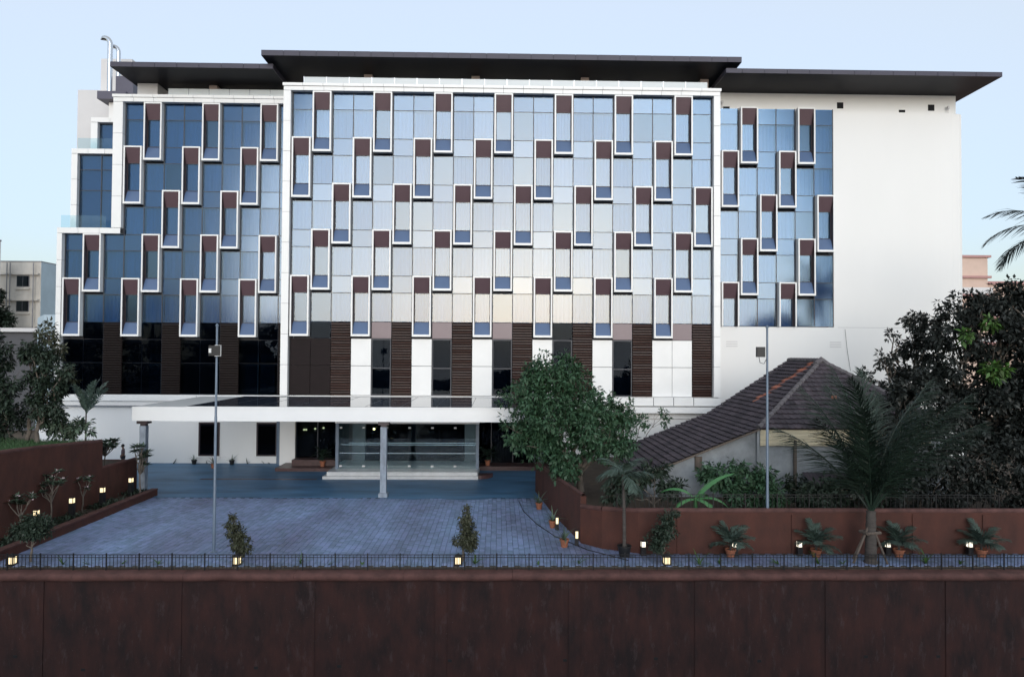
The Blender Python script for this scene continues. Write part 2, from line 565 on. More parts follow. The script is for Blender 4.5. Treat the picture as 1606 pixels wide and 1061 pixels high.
# ------------------------------------------------------------------ hotel building
H = thing('hotel_building', 'white hotel with blue glass facade, white box windows and dark overhanging roofs', 'building', (0, 2.5, 0))
PV, PS = 2.03, 1.195          # vision pane and spandrel heights per storey

def pleat_mesh(w, h, n=9, d=0.022, seed=1):
    r = random.Random(seed)
    b = MB()
    xs = [-w/2 + w*(k+(r.uniform(-.35, .35) if 0 < k < n else 0))/n for k in range(n+1)]
    ys = [(d if k % 2 else -d)*r.uniform(.4, 1) for k in range(n+1)]
    for x, y in zip(xs, ys):
        b.v.append((x, y, -h/2)); b.v.append((x, y, h/2))
    for k in range(n):
        b.f.append((2*k, 2*k+2, 2*k+3, 2*k+1))
    return b.mesh('curtain', M['curtain'])
CURT = {}
def curtain(x, y, z, w, h, parent, m=None):
    s = rng.randrange(3)
    key = (round(w, 2), round(h, 2), s)
    if key not in CURT:
        CURT[key] = pleat_mesh(w, h, seed=s+int(w*10))
    return link('curtain', CURT[key], parent, (x, y, z))

BW = {}
def box_window(x, ztop, Y, h=4.24, cut=False):
    """white frame standing proud of the glass, splayed bronze head, splayed sill, deep reveals"""
    w, fr, dep = 1.30, 0.10, 0.40
    key = (h, cut)
    zb = -h
    if key not in BW:
        f = MB()
        f.box(-w/2, -w/2+fr, -dep, 0.02, zb, 0)
        f.box(w/2-fr, w/2, -dep, 0.02, zb, 0)
        f.box(-w/2+fr, w/2-fr, -dep, 0.02, -fr, 0)
        if not cut:
            f.box(-w/2+fr, w/2-fr, -dep, 0.02, zb, zb+fr)
            f.box(-w/2+fr, w/2-fr, -dep+0.03, 0.02, zb+fr, zb+fr+0.05)
        wi = w/2-fr
        zt = -fr
        hb = -fr-1.08
        sb = zb+fr+0.05+0.88
        s = MB(); s.quad((-wi, -dep+0.04, zt), (wi, -dep+0.04, zt), (wi-0.02, 0.0, hb), (-wi+0.02, 0.0, hb))
        q = MB(); q.quad((-wi, -dep+0.05, zb+fr+0.05), (-wi+0.02, 0.0, sb), (wi-0.02, 0.0, sb), (wi, -dep+0.05, zb+fr+0.05))
        r = MB()
        for sx in (-1, 1):
            xx = sx*(wi-0.012)
            r.box(min(xx, sx*wi), max(xx, sx*wi), -dep+0.035, 0.02, zb+fr*(0 if cut else 1), -fr)
        for (za, zc) in ((hb-0.03, hb), (sb, sb+0.03) if not cut else (hb-0.05, hb-0.031)):
            r.box(-wi+0.013, wi-0.013, -0.05, 0.015, za, zc)
        r.box(-wi+0.012, -wi+0.05, -0.04, 0.015, zb+fr, hb)
        r.box(wi-0.05, wi-0.012, -0.04, 0.015, zb+fr, hb)
        g = MB()
        gb = sb if not cut else zb+0.02
        g.box(-wi+0.03, wi-0.03, 0.0, 0.024, gb, hb)
        BW[key] = (f.mesh('box_window', M['white']), s.mesh('head_panel', M['bronze']), q.mesh('sill_panel', M['sill']), r.mesh('reveal', M['reveal']), g.mesh('glass_pane', M['pane']), gb, hb)
    fm, sm, qm, rm, gm, gb, hb = BW[key]
    loc = (x, Y, ztop)
    o = link('box_window', fm, H, loc)
    link('head_panel', sm, o, loc)
    if not cut:
        link('sill_panel', qm, o, loc)
    link('reveal', rm, o, loc)
    gp = link('glass_pane', gm, o, loc)
    gp.rotation_euler = (R(rng.uniform(-.12, .12)), 0, R(rng.uniform(-.12, .12)))
    if rng.random() < 0.8:
        curtain(x, Y+0.25, ztop+(gb+hb)/2, 1.0, hb-gb, o)

PANE = {}
def pane(name, xc, Y, zc, w, h, m, parent, jitter=0.3):
    key = (round(w, 3), round(h, 3), m.name)
    if key not in PANE:
        b = MB().box(-w/2, w/2, 0, 0.024, -h/2, h/2)
        PANE[key] = b.mesh(name, m)
    o = link(name, PANE[key], parent, (xc, Y, zc))
    o.rotation_euler = (R(rng.uniform(-jitter, jitter)), 0, R(rng.uniform(-jitter, jitter)))
    return o

def glazing(x0, pitch, cols, tops, Y, boxes, zlow, first=None, xr=None, cut_last=False):
    """a curtain wall: backing core, mullions, transoms, spandrel and vision panes, then the box windows"""
    xr = xr if xr is not None else x0+pitch*cols
    if first:
        zs_ = tops[3]-0.01
        core = box('curtain_wall_core', x0+0.01, xr-0.01, Y+0.75, Y+1.2, zlow, zs_, M['core'], H)
        box('curtain_wall_core', x0+3*pitch+0.01, xr-0.01, Y+0.75, Y+1.2, zs_+0.003, tops[0]-0.01, M['core'], H)
    else:
        core = box('curtain_wall_core', x0+0.01, xr-0.01, Y+0.75, Y+1.2, zlow, tops[0]-0.01, M['core'], H)
    covered = set()
    for (k, r) in boxes:
        covered |= {(k, r, 's'), (k, r, 'v'), (k, r+1, 's')}
    n = len(tops)
    for k in range(cols):
        xa = x0+k*pitch
        xb = min(xa+pitch, xr)
        if xb-xa < 0.1: continue
        for r in range(n):
            if first and k < first(r): continue
            zt = tops[r]
            zb = tops[r+1] if r+1 < n else zt-(tops[0]-tops[1])
            ps = (zt-zb)*PS/(PS+PV)
            if (k, r, 's') not in covered:
                o = pane('spandrel_pane', (xa+xb)/2, Y, zt-ps/2, xb-xa-0.05, ps-0.05, M['spandrel'], core)
                box('spandrel_backing', xa+0.03, xb-0.03, Y+0.1, Y+0.14, zt-ps+0.03, zt-0.03, M['backing'], core)
            if (k, r, 'v') not in covered:
                pane('glass_pane', (xa+xb)/2, Y, (zt-ps+zb)/2, xb-xa-0.05, zt-ps-zb-0.05, M['pane'], core)
                q = rng.random()
                if q < 0.85:
                    curtain((xa+xb)/2, Y+rng.uniform(.22, .4), (zt-ps+zb)/2, xb-xa-0.08, zt-ps-zb-0.06, core)
    for k in range(cols+1):
        x = min(x0+k*pitch, xr)
        ra = 0
        if first:
            while first(ra) > k: ra += 1
        zt = tops[ra]
        box('mullion', x-0.03, x+0.03, Y-0.012, Y+0.09, tops[-1]-(tops[0]-tops[1]), zt, M['mullion'], core)
    for r in range(n):
        zt = tops[r]; zb = tops[r+1] if r+1 < n else zt-(tops[0]-tops[1])
        ps = (zt-zb)*PS/(PS+PV)
        xl = x0+(first(r)*pitch if first else 0)
        for z in ((zt,) if r else ())+(zt-ps,):
            box('transom', xl, xr, Y-0.007, Y+0.085, z-0.02, z+0.02, M['mullion'], core)
    for (k, r) in boxes:
        if cut_last and r == n-1:
            box_window(x0+(k+0.5)*pitch, tops[r], Y, h=tops[r]-zlow-0.005, cut=True)
        else:
            box_window(x0+(k+0.5)*pitch, tops[r]-0.01, Y)
    return core

# centre
MX, MPT = -14.55, 1.4124
mid_tops = [26.42-3.225*k for k in range(5)]
order = [1, 0, 2, 1, 0]
midb = [(k, r) for r in range(5) for k in range(21) if k % 3 == order[r]]
core_m = glazing(MX, MPT, 21, mid_tops, 0.0, midb, 5.0)
# left wing
LX, LPT = -31.75, 1.412
left_tops = [26.37-3.225*k for k in range(5)]
lb = [(4, 0), (7, 0), (10, 0), (3, 1), (6, 1), (9, 1), (5, 2), (8, 2), (1, 3), (4, 3), (7, 3), (10, 3), (0, 4), (3, 4), (6, 4), (9, 4)]
core_l = glazing(LX, LPT, 12, left_tops, 2.5, lb, 4.9, first=lambda r: 3 if r < 3 else 0, xr=-15.1)
# right wing
RX, RPT = 16.46, 1.432
right_tops = [26.62-3.27*k for k in range(5)]
rb = [(1, 0), (4, 0), (0, 1), (3, 1), (2, 2), (5, 2), (1, 3), (4, 3), (0, 4), (3, 4)]
core_r = glazing(RX, RPT, 6, right_tops, 2.5, rb, 10.25, cut_last=True)

# lower zones -------------------------------------------------------
def louvre(xa, xb, Y, z0, z1, m, joined=False):
    p = box('louvre_screen', xa+0.02, xb-0.02, Y+0.06, Y+0.10, z0, z1, M['darkpanel'], H)
    n = int((z1-z0)/0.178)
    st = (z1-z0)/n
    prof = [(-0.07, 0.0), (-0.07, 0.035), (0.035, 0.105), (0.035, 0.07)]
    if joined:
        b = MB()
        for k in range(n):
            z = z0+k*st
            i = len(b.v)
            for x in (xa+0.025, xb-0.025):
                b.v += [(x, Y+a, z+c) for a, c in prof]
            b.f += [tuple(i+q for q in f) for f in ((0,4,5,1),(1,5,6,2),(2,6,7,3),(3,7,4,0),(0,1,2,3),(7,6,5,4))]
        o = build(b, 'slat', m, p); o['kind'] = 'stuff'
        return
    key = ('slat', round(xb-xa, 3))
    if key not in PANE:
        b = MB()
        for x in (-(xb-xa)/2+0.025, (xb-xa)/2-0.025):
            b.v += [(x, a, c) for a, c in prof]
        b.f += [(0,4,5,1),(1,5,6,2),(2,6,7,3),(3,7,4,0),(0,1,2,3),(7,6,5,4)]
        PANE[key] = b.mesh('slat', m)
    for k in range(n):
        o = link('slat', PANE[key], p, ((xa+xb)/2, Y, z0+k*st))
        o.rotation_euler = (R(rng.uniform(-9, 7)), R(rng.uniform(-.15, .15)), 0)

def dark_window(xa, xb, Y, z0, z1, parent=None):
    f = MB()
    zm = (z0+z1)/2-0.05
    f.box(xa+0.03, xa+0.09, Y-0.02, Y+0.08, z0, z1)
    f.box(xb-0.09, xb-0.03, Y-0.02, Y+0.08, z0, z1)
    for z in (z0, zm-0.05, z1-0.07):
        f.box(xa+0.09, xb-0.09, Y-0.018, Y+0.08, z, z+0.07)
    w = build(f, 'dark_window', M['mullion'], H)
    for (a, b_) in ((z0+0.07, zm-0.05), (zm+0.02, z1-0.07)):
        pane('glass_pane', (xa+xb)/2, Y+0.02, (a+b_)/2, xb-xa-0.19, b_-a-0.01, M['darkpane'], w)
        hh = b_-a
        box('blind', xa+0.12, xb-0.12, Y+0.2, Y+0.22, a+0.02, b_-rng.choice([0.03, 0.03, 0.45]), M['blind'], w)

zt, zs, zb0 = 10.295, 9.13, 5.15
for k in range(21):
    xa, xb = MX+k*MPT, MX+(k+1)*MPT
    q = k % 3
    if q == 2:
        louvre(xa, xb, 0.0, zb0, zt-0.01, M['slat'])
        continue
    if q == 1:
        if k in (1, 13):
            pane('spandrel_pane', (xa+xb)/2, 0.0, (zt+zs)/2, MPT-0.05, zt-zs-0.05, M['darkpane'], core_m)
        else:
            box('mauve_panel', xa+0.025, xb-0.025, -0.015, 0.05, zs+0.02, zt-0.02, M['mauve'], core_m)
    if k in (0, 1):
        for (a, b_) in ((zb0+0.01, 7.25), (7.27, zs-0.02)):
            box('bronze_cladding', xa+0.015, xb-0.015, -0.01, 0.05, a, b_, M['darkpanel'], H)
    elif q == 0 or k == 19:
        for (a, b_) in ((zb0+0.01, 7.20), (7.235, zs-0.02)):
            box('white_panel', xa+0.015, xb-0.015, -0.02, 0.05, a, b_, M['white'], H)
    else:
        dark_window(xa, xb, 0.0, zb0+0.01, zs-0.02)
lzt, lzb = left_tops[4]-3.225, 5.0
for k in range(12):
    xa, xb = LX+k*LPT, min(LX+(k+1)*LPT, -15.1)
    if k % 3 == 2:
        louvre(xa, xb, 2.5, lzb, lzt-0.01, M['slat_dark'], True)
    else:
        for (a, b_) in ((lzb, 7.28), (7.31, 9.0), (9.03, lzt-0.01)):
            if b_ > 9.5 and k % 3 == 0: continue
            pane('dark_pane', (xa+xb)/2, 2.5, (a+b_)/2, xb-xa-0.03, b_-a-0.02, M['darkpane'], core_l)
        if k in (4, 9, 10):
            for (a, b_) in ((5.05, 7.2), (7.4, 7.95)):
                box('blind', xa+(0.35 if k != 10 else 0.05), xb-(0.08 if k != 10 else 0.3), 2.9, 2.92, a, b_, M['blind'], core_l)

# white frames: cornices and pilasters made of cladding panels
def cladding(name, x0, x1, y0, y1, z0, z1, step, axis):
    """a run of separate panels with open joints over a recessed backing"""
    b = box(name, x0+0.012, x1-0.012, y0+0.03, y1, z0+0.012, z1-0.012, M['white_joint'], H)
    a, c = (x0, x1) if axis == 'x' else (z0, z1)
    n = max(1, int(round((c-a)/step)))
    st = (c-a)/n
    for k in range(n):
        p, q = a+k*st+0.012, a+(k+1)*st-0.012
        e = rng.uniform(-0.004, 0.004)
        if axis == 'x':
            box('cladding_panel', p, q, y0+e, y0+0.36, z0, z1, M['white'], b)
        else:
            box('cladding_panel', x0, x1, y0+e, y0+0.36, p, q, M['white'], b)
cladding('cornice', -15.10, 15.60, -0.42, 1.4, 26.43, 26.72, MPT, 'x')
cladding('cornice_cap', -15.16, 15.66, -0.50, 1.4, 26.735, 26.93, MPT, 'x')
cladding('pilaster', -15.10, -14.60, -0.40, 0.9, 5.15, 26.42, 2.2, 'z')
cladding('pilaster', 15.14, 15.60, -0.40, 0.9, 5.15, 26.42, 2.2, 'z')
cladding('cornice', -28.25, -15.12, 2.08, 3.4, 26.38, 26.68, LPT, 'x')
cladding('cornice_cap', -28.31, -15.13, 2.0, 3.4, 26.695, 26.90, LPT, 'x')
cladding('pilaster', -28.25, -27.56, 2.1, 3.4, 17.12, 26.37, 2.2, 'z')
cladding('cornice', -32.14, -27.58, 2.08, 3.4, 16.70, 17.10, LPT, 'x')
cladding('pilaster', -32.14, -31.78, 2.1, 3.4, 5.0, 16.69, 2.0, 'z')
box('glass_head', -16.0, -15.0, 2.2, 2.4, 26.3, 26.37, M['mullion'], H)

# side and rear bodies
box('block_body', -15.0, 15.5, 1.45, 16, 5.14, 26.4, M['plaster'], H)
box('block_body', -15.0, 15.49, 3.76, 15.9, 0, 5.139, M['plaster'], H)
box('block_body', -32.1, -15.02, 3.75, 16, 0, 16.65, M['plaster'], H)
box('block_body', -28.2, -15.03, 3.76, 16.02, 16.651, 26.36, M['plaster'], H)
# plain end wall, curving back towards its free end
b = MB()
pts = [(25.08, 2.5), (33.2, 2.5), (34.2, 2.56), (34.8, 2.68), (35.08, 2.82), (35.12, 3.0), (35.12, 16), (25.08, 16)]
n = len(pts)
b.v = [(x, y, 0) for x, y in pts]+[(x, y, 26.47) for x, y in pts]
b.f = [(k, (k+1) % n, n+(k+1) % n, n+k) for k in range(n)]+[tuple(range(n, 2*n))]
o = build(b, 'white_wall', M['plaster'], H)
box('white_wall', 15.61, 25.08, 2.5, 16.1, 0, 10.235, M['plaster'], H)
box('white_wall', 15.62, 25.07, 3.75, 16.05, 10.24, 26.60, M['plaster'], H)
box('attic_wall', 15.63, 34.75, 2.95, 15.9, 26.605, 27.96, M['plaster'], H)
box('wall_joint', 25.4, 34.0, 2.492, 2.5, 10.22, 10.235, M['white_joint'], H)
for x, z, hh in ((25.85, 27.1, .23), (32.85, 27.02, .23), (17.15, 26.8, .1), (30.6, 26.72, .1)):
    yy = 2.949
    t = box('wall_vent', x-0.24, x+0.24, yy-0.03, yy, z-hh, z+hh, M['hole'], H)
for x in (17.4, 25.2):
    for k in range(3):
        box('vent_grille', x-0.42, x+0.42, 2.47, 2.499, 8.75+k*0.17, 8.81+k*0.17, M['plaster_grey'], H)
b = MB().tube([(25.9, 2.44, 10.1), (26.05, 2.44, 8.6), (26.3, 2.44, 7.0)], 0.012, 5)
build(b, 'hanging_cable', M['black'], H)
for (x, z) in ((16.75, 26.95), (34.0, 26.75)):
    b = MB().tube([(x, 2.7, z-0.25), (x, 2.7, z+0.1)], 0.03, 6); b.box(x-0.07, x+0.07, 2.62, 2.78, z+0.1, z+0.32)
    build(b, 'roof_sensor', M['plaster_grey'], H)

# roofs
def roof(x0, x1, y0, z0, z1, step):
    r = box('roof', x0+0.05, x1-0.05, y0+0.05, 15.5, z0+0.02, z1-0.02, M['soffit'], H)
    n = int(round((x1-x0)/step)); 
    xs = [x0]
    while xs[-1] < x1-0.9:
        xs.append(min(x1, xs[-1]+rng.choice([step, step*0.72, step])))
    xs[-1] = x1
    for a, c in zip(xs[:-1], xs[1:]):
        box('fascia_panel', a+0.014, c-0.014, y0+rng.uniform(-.004, .004), y0+0.045, z0, z1, M['fascia'], r)
    y = y0+0.05
    while y < 15:
        for (a, c) in ((x0, x0+0.045), (x1-0.045, x1)):
            box('fascia_panel', a, c, y+0.008, min(y+1.6, 15.5)-0.008, z0, z1, M['fascia'], r)
        y += 1.6
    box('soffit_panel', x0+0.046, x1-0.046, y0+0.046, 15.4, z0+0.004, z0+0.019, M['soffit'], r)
    return r
roof(-27.37, -16.0, 0.0, 28.09, 28.43, 1.55)
rm_ = roof(-16.5, 16.92, -1.0, 28.60, 28.97, 1.55)
roof(15.9, 35.65, -0.7, 27.97, 28.29, 1.6)
# penthouse behind the balustrades
box('penthouse_wall', -25.5, 15.58, 4.6, 15.0, 26.91, 28.60, M['plaster'], H)
box('penthouse_wall', -27.0, -25.52, 3.0, 15.01, 26.91, 28.085, M['plaster_grey'], H)
for x in (-21.5,):
    box('roof_column', x-0.3, x+0.3, 3.2, 3.8, 26.92, 28.08, M['stone_col'], H)
for x in (-9.7, -1.8, 6.3, 15.2):
    box('roof_column', x-0.3, x+0.3, 2.0, 2.6, 26.92, 28.59, M['stone_col'], H)
for x in (-17.3, -12.9, -5.2, 2.4, 10.1):
    box('door_frame', x-0.12, x+0.12, 4.45, 4.599, 26.92, 28.5, M['pole'], H)
k = 0
for x in np.arange(-24.6, -16, 1.5):
    pane('balustrade_glass', x+0.75, 2.75, 27.28, 1.47, 0.70, M['frosted'], H, 0.02)
    box('baluster', x-0.012, x+0.012, 2.72, 2.79, 26.91, 27.66, M['steel'], H)
for x in np.arange(-13.9, 14.9, 1.6):
    pane('balustrade_glass', x+0.8, 0.3, 27.30, 1.57, 0.72, M['frosted'], H, 0.02)
    box('baluster', x-0.012, x+0.012, 0.27, 0.34, 26.94, 27.68, M['steel'], H)

# stepped terraces on the left end
def terrace(x0, x1, z0, z1, Y, gx, gz0, gz1):
    cladding('cornice', x0, x1, Y-0.05, Y+1.0, z1-0.36, z1, 1.4, 'x')
    cladding('pilaster', x0, gx, Y-0.03, Y+1.0, z0, z1-0.37, 1.8, 'z')
    c = box('terrace_core', gx-0.02, x1, Y+0.95, Y+6, z0, z1-0.02, M['core'], H)
    n = 2
    st = (x1-gx)/n
    zz = [gz0, gz0+(gz1-gz0)*0.52, gz0+(gz1-gz0)*0.8, gz1] if gz1-gz0 > 3 else [gz0, gz1]
    for k in range(n):
        for a, b_ in zip(zz[:-1], zz[1:]):
            pane('glass_pane', gx+(k+.5)*st, Y+0.3, (a+b_)/2, st-0.05, b_-a-0.05, M['pane'], c)
        box('mullion', gx+k*st-0.03, gx+k*st+0.03, Y+0.27, Y+0.4, gz0, gz1, M['mullion'], c)
    for z in zz:
        box('transom', gx, x1, Y+0.28, Y+0.39, z-0.025, z+0.025, M['mullion'], c)
    box('spandrel_backing', gx, x1, Y+0.6, Y+0.64, gz0, gz1, M['backing'], c)
terrace(-32.0, -28.3, 17.11, 23.25, 3.4, -31.55, 17.3, 22.85)
terrace(-31.2, -28.31, 23.3, 25.95, 4.4, -30.7, 23.5, 25.55)
box('terrace_body', -32.0, -28.2, 4.41, 16.1, 17.1, 23.2, M['plaster'], H)
for x in (-32.2, -31.1, -30.0):
    pane('balustrade_glass', x+0.55, 2.6, 17.62, 1.07, 0.95, M['clear'], H, 0.02)
for x in (-31.8, -30.85, -29.9):
    pane('balustrade_glass', x+0.47, 3.75, 23.72, 0.93, 0.88, M['clear'], H, 0.02)
box('back_wall', -33.6, -29.0, 6.6, 15, 20, 28.9, M['plaster_grey'], H)
box('lift_tower', -32.4, -29.9, 7.6, 12, 28.0, 31.85, M['plaster_grey'], H)
h = box('grey_hood', -30.5, -28.35, 3.9, 7, 27.22, 27.82, M['hood'], H)
box('hood_wall', -30.0, -28.4, 4.6, 5.4, 25.97, 27.2, M['plaster'], H)
box('plant_box', -29.85, -28.5, 5.2, 7.2, 27.83, 29.5, M['hood'], H)
for dx, dz in ((0.0, 0.0), (0.42, -0.45)):
    x = -30.2+dx
    top = 32.35+dz
    pts = [(x, 5.0+dx, 27.85), (x, 5.0+dx, top-0.5)]+[(x-0.42+0.42*math.cos(R(a)), 5.0+dx, top-0.5+0.5*math.sin(R(a))) for a in range(15, 106, 15)]
    if dx == 0: pts += [(x-0.75, 5, top-0.12)]
    b = MB().tube(pts, ([.19]*(len(pts)-1)+[.03]) if dx == 0 else 0.15, 14)
    build(b, 'exhaust_duct', M['steel'], H, True)

# ground floor ------------------------------------------------------
gw = box('ground_floor_wall', -33.6, -15.75, 2.5, 3.74, 0, 4.12, M['plaster'], H)
box('ground_floor_ledge', -32.2, -15.2, 2.2, 3.73, 4.14, 4.98, M['plaster'], H)
box('ledge_step', -32.3, -21.9, 2.02, 2.19, 4.55, 4.93, M['white'], H)
box('ledge_step', -20.0, -17.6, 2.02, 2.19, 4.55, 4.93, M['white'], H)
box('ledge_shadow_gap', -32.25, -24.6, 2.1, 2.19, 4.15, 4.22, M['white_joint'], H)
for (a, c) in ((-21.8, -20.4), (-17.6, -16.2)):
    w = box('ground_window', a-0.06, c+0.06, 2.44, 2.52, 0.53, 2.98, M['reveal'], H)
    pane('glass_pane', (a+c)/2, 2.425, 1.75, c-a-0.12, 2.25, M['darkpane'], w, 0.05)
    box('window_sill', a-0.14, c+0.14, 2.34, 2.5, 0.40, 0.52, M['white'], w)
    box('blind', a+0.1, c-0.1, 2.432, 2.436, 0.7, 2.7, M['darkpanel'], w)
b = MB().tube([(-15.95, 2.2, 0), (-15.95, 2.2, 4.1)], 0.16, 12)
build(b, 'drain_pipe', M['pole'], H, True)
box('entrance_pier', -15.7, -14.6, 1.6, 3.7, 0, 4.12, M['plaster'], H)
# entrance front: mullioned glass with drapes behind
box('entrance_lintel', -14.6, 15.55, 0.02, 1.44, 3.62, 5.13, M['plaster'], H)
ef = box('entrance_core', -14.6, 4.4, 3.4, 3.72, 0, 3.6, M['core'], H)
box('entrance_core', 4.4, 15.5, 1.0, 1.44, 0, 3.6, M['plaster'], H)
for x in np.arange(-14.5, 4.2, 1.56):
    if -10.8 < x+0.7 < -1.4: continue
    pane('glass_pane', x+0.78, 1.5, 1.82, 1.5, 3.5, M['darkpane'], ef, 0.04)
    box('mullion', x-0.03, x+0.03, 1.46, 1.56, 0, 3.6, M['mullion'], ef)
    b = MB()
    nn = 26
    for k in range(nn+1):
        b.v += [(x+1.5*k/nn, 2.0+(0.07 if k % 2 else -0.07), 0.1), (x+1.5*k/nn, 2.0+(0.07 if k % 2 else -0.07), 3.5)]
    b.f = [(2*k, 2*k+2, 2*k+3, 2*k+1) for k in range(nn)]
    build(b, 'drape', M['drape'], ef)
for (x, z) in ((-14.0, 2.55), (-13.85, 2.55), (-13.2, 2.62), (-12.6, 2.68)):
    b = MB().lathe([(0.0, z-0.07), (0.07, z-0.04), (0.07, z+0.04), (0.0, z+0.07)], 8, x, 1.75)
    build(b, 'lamp_bulb', M['lamp_small'], ef)
# planter plinths either side of the porch
box('planter_plinth', -15.2, -10.9, -0.9, 1.4, 0.0, 0.22, M['granite'], H)
box('planter_box', -14.4, -11.2, 0.2, 1.3, 0.221, 0.62, M['granite'], H)
box('planter_plinth', -1.3, 3.8, -0.3, 1.4, 0.0, 0.28, M['granite'], H)
# ledge right of the tree
box('base_ledge', 3.4, 15.62, -0.45, 0.01, 4.55, 5.1, M['white'], H)
box('base_ledge', 3.4, 15.63, -0.62, 0.012, 4.05, 4.46, M['white'], H)
box('base_wall', 4.4, 15.56, 0.2, 0.99, 0, 3.61, M['plaster'], H)
for k in range(16, 21):
    x = MX+k*MPT
    box('panel_joint', x-0.02, x+0.02, -0.456, -0.44, 4.56, 5.13, M['mullion'], H)

# glass vestibule on its stone platform
V0, V1, VF, VB = -10.68, -1.35, -2.2, 1.4
pf = box('porch_step', -11.25, -1.25, -3.75, 1.45, 0.001, 0.19, M['stone'], H)
box('porch_step', -11.05, -1.30, -3.45, 1.44, 0.191, 0.42, M['stone'], H)
b = MB()
for k in range(9):
    t = R(90*k/8)
    b.v += [(-1.24+0.95*math.sin(t), -3.6+0.95*(1-math.cos(t)), 0.002), (-1.24+0.95*math.sin(t), -3.6+0.95*(1-math.cos(t)), 0.24)]
b.f = [(2*k, 2*k+2, 2*k+3, 2*k+1) for k in range(8)]
b.v += [(-1.24, -2.6, 0.24)]
b.f += [(2*k+1, 2*k+3, 18) for k in range(8)]
build(b, 'wheel_ramp', M['granite'], H)
ve = box('vestibule', V0-0.12, V1+0.12, VF-0.1, VB+0.05, 3.43, 3.60, M['white'], H)
for x in (V0, V1):
    box('vestibule_post', x-0.1, x+0.1, VF-0.06, VF+0.08, 0.421, 3.429, M['pole'], ve)
for k in range(6):
    w = (V1-V0-0.2)/6
    pane('glass_pane', V0+0.1+(k+.5)*w, VF, 1.92, w-0.012, 2.98, M['clear'], ve, 0.05)
    for z in (0.6, 3.15):
        box('glass_fitting', V0+0.1+k*w+0.05, V0+0.1+k*w+0.22, VF-0.03, VF-0.002, z-0.05, z+0.05, M['sticker'], ve)
for x in (V0, V1):
    b = MB().box(x-0.01, x+0.01, VF+0.08, VB, 0.43, 3.42)
    build(b, 'side_glass', M['clear'], ve)
for (a, c) in ((V0+0.35, V0+1.25), (V1-1.0, V1-0.15)):
    box('inner_pier', a, c, 0.9, 1.38, 0.421, 3.42, M['pier_grey'], ve)
box('inner_wall', V0+1.26, V1-1.01, 1.3, 1.42, 0.42, 3.42, M['darkpanel'], ve)
for k in range(4):
    w = (V1-V0-2.3)/4
    pane('door_leaf', V0+1.27+(k+.5)*w, 1.1, 1.9, w-0.02, 2.95, M['darkpane'], ve, 0.05)
for (z, y) in ((1.75, 0.7), (1.45, VF+0.02), (1.95, VF+0.5)):
    box('push_rail', V0+0.15, V1-0.15, y, y+0.03, z-0.02, z+0.02, M['steel'], ve)
for x, z in ((-8.75, 2.75), (-8.0, 2.82)):
    b = MB().lathe([(0.0, z-0.07), (0.07, z-0.04), (0.07, z+0.04), (0.0, z+0.07)], 8, x, 0.6)
    build(b, 'lamp_bulb', M['lamp_small'], ve)

# canopy
cb = box('canopy', -20.43, 3.3, -9.4, -0.64, 4.27, 5.06, M['canopy_white'], H)
b = MB().box(-17.44, 3.25, -9.33, -0.66, 5.061, 5.10)
build(b, 'canopy_glass', M['canopy_top'], cb)
for x in np.arange(-15.5, 3, 2.0):
    box('glass_joint', x-0.012, x+0.012, -9.3, -0.7, 5.101, 5.106, M['mullion'], cb)
box('fascia_lip', -17.4, 3.32, -9.43, -9.401, 5.0, 5.09, M['canopy_white'], cb)
for (x, y, hgt) in ((-20.0, -8.9, 0), (-6.45, -9.05, 0), (2.6, -6.7, 0)):
    cs = box('canopy_column', x-0.17, x+0.17, y-0.17, y+0.17, 0.24, 3.95, M['concrete'], H)
    box('column_base', x-0.25, x+0.25, y-0.25, y+0.25, 0.002, 0.235, M['concrete'], cs)
    box('column_cap', x-0.30, x+0.30, y-0.25, y+0.25, 4.08, 4.265, M['reveal'], cs)
    box('column_neck', x-0.15, x+0.15, y-0.15, y+0.15, 3.951, 4.079, M['reveal'], cs)

# ------------------------------------------------------------------ garden walls
def wall_run(b, pts, tops, th, z0):
    """vertical wall along a plan polyline, with its own height at each point"""
    n = len(pts)
    off = []
    for k in range(n):
        p0 = Vector(pts[max(k-1, 0)]); p1 = Vector(pts[min(k+1, n-1)])
        d = (p1-p0).normalized()
        off.append((-d.y*th, d.x*th))
    i = len(b.v)
    for (x, y), t, (ox, oy) in zip(pts, tops, off):
        b.v += [(x, y, z0), (x, y, t), (x+ox, y+oy, t), (x+ox, y+oy, z0)]
    for k in range(n-1):
        a, c = i+4*k, i+4*k+4
        for j in range(4):
            j2 = (j+1) % 4
            b.f.append((a+j, c+j, c+j2, a+j2))
    b.f += [(i, i+1, i+2, i+3), (i+4*n-1, i+4*n-2, i+4*n-3, i+4*n-4)]

def coping_run(parent, pts, tops, r, off, n=10):
    for k in range(len(pts)-1):
        p0, p1 = Vector((*pts[k], tops[k])), Vector((*pts[k+1], tops[k+1]))
        L = (p1-p0).length
        m = max(1, int(round(L/1.6)))
        for j in range(m):
            a = p0.lerp(p1, j/m)+Vector((off[0], off[1], 0)); c = p0.lerp(p1, (j+1)/m-0.008/L)+Vector((off[0], off[1], 0))
            b = MB().tube([a, a.lerp(c, .5)+Vector((0, 0, rng.uniform(-.008, .008))), c], r, n, caps=False)
            build(b, 'coping_stone', M['coping'], parent, True)

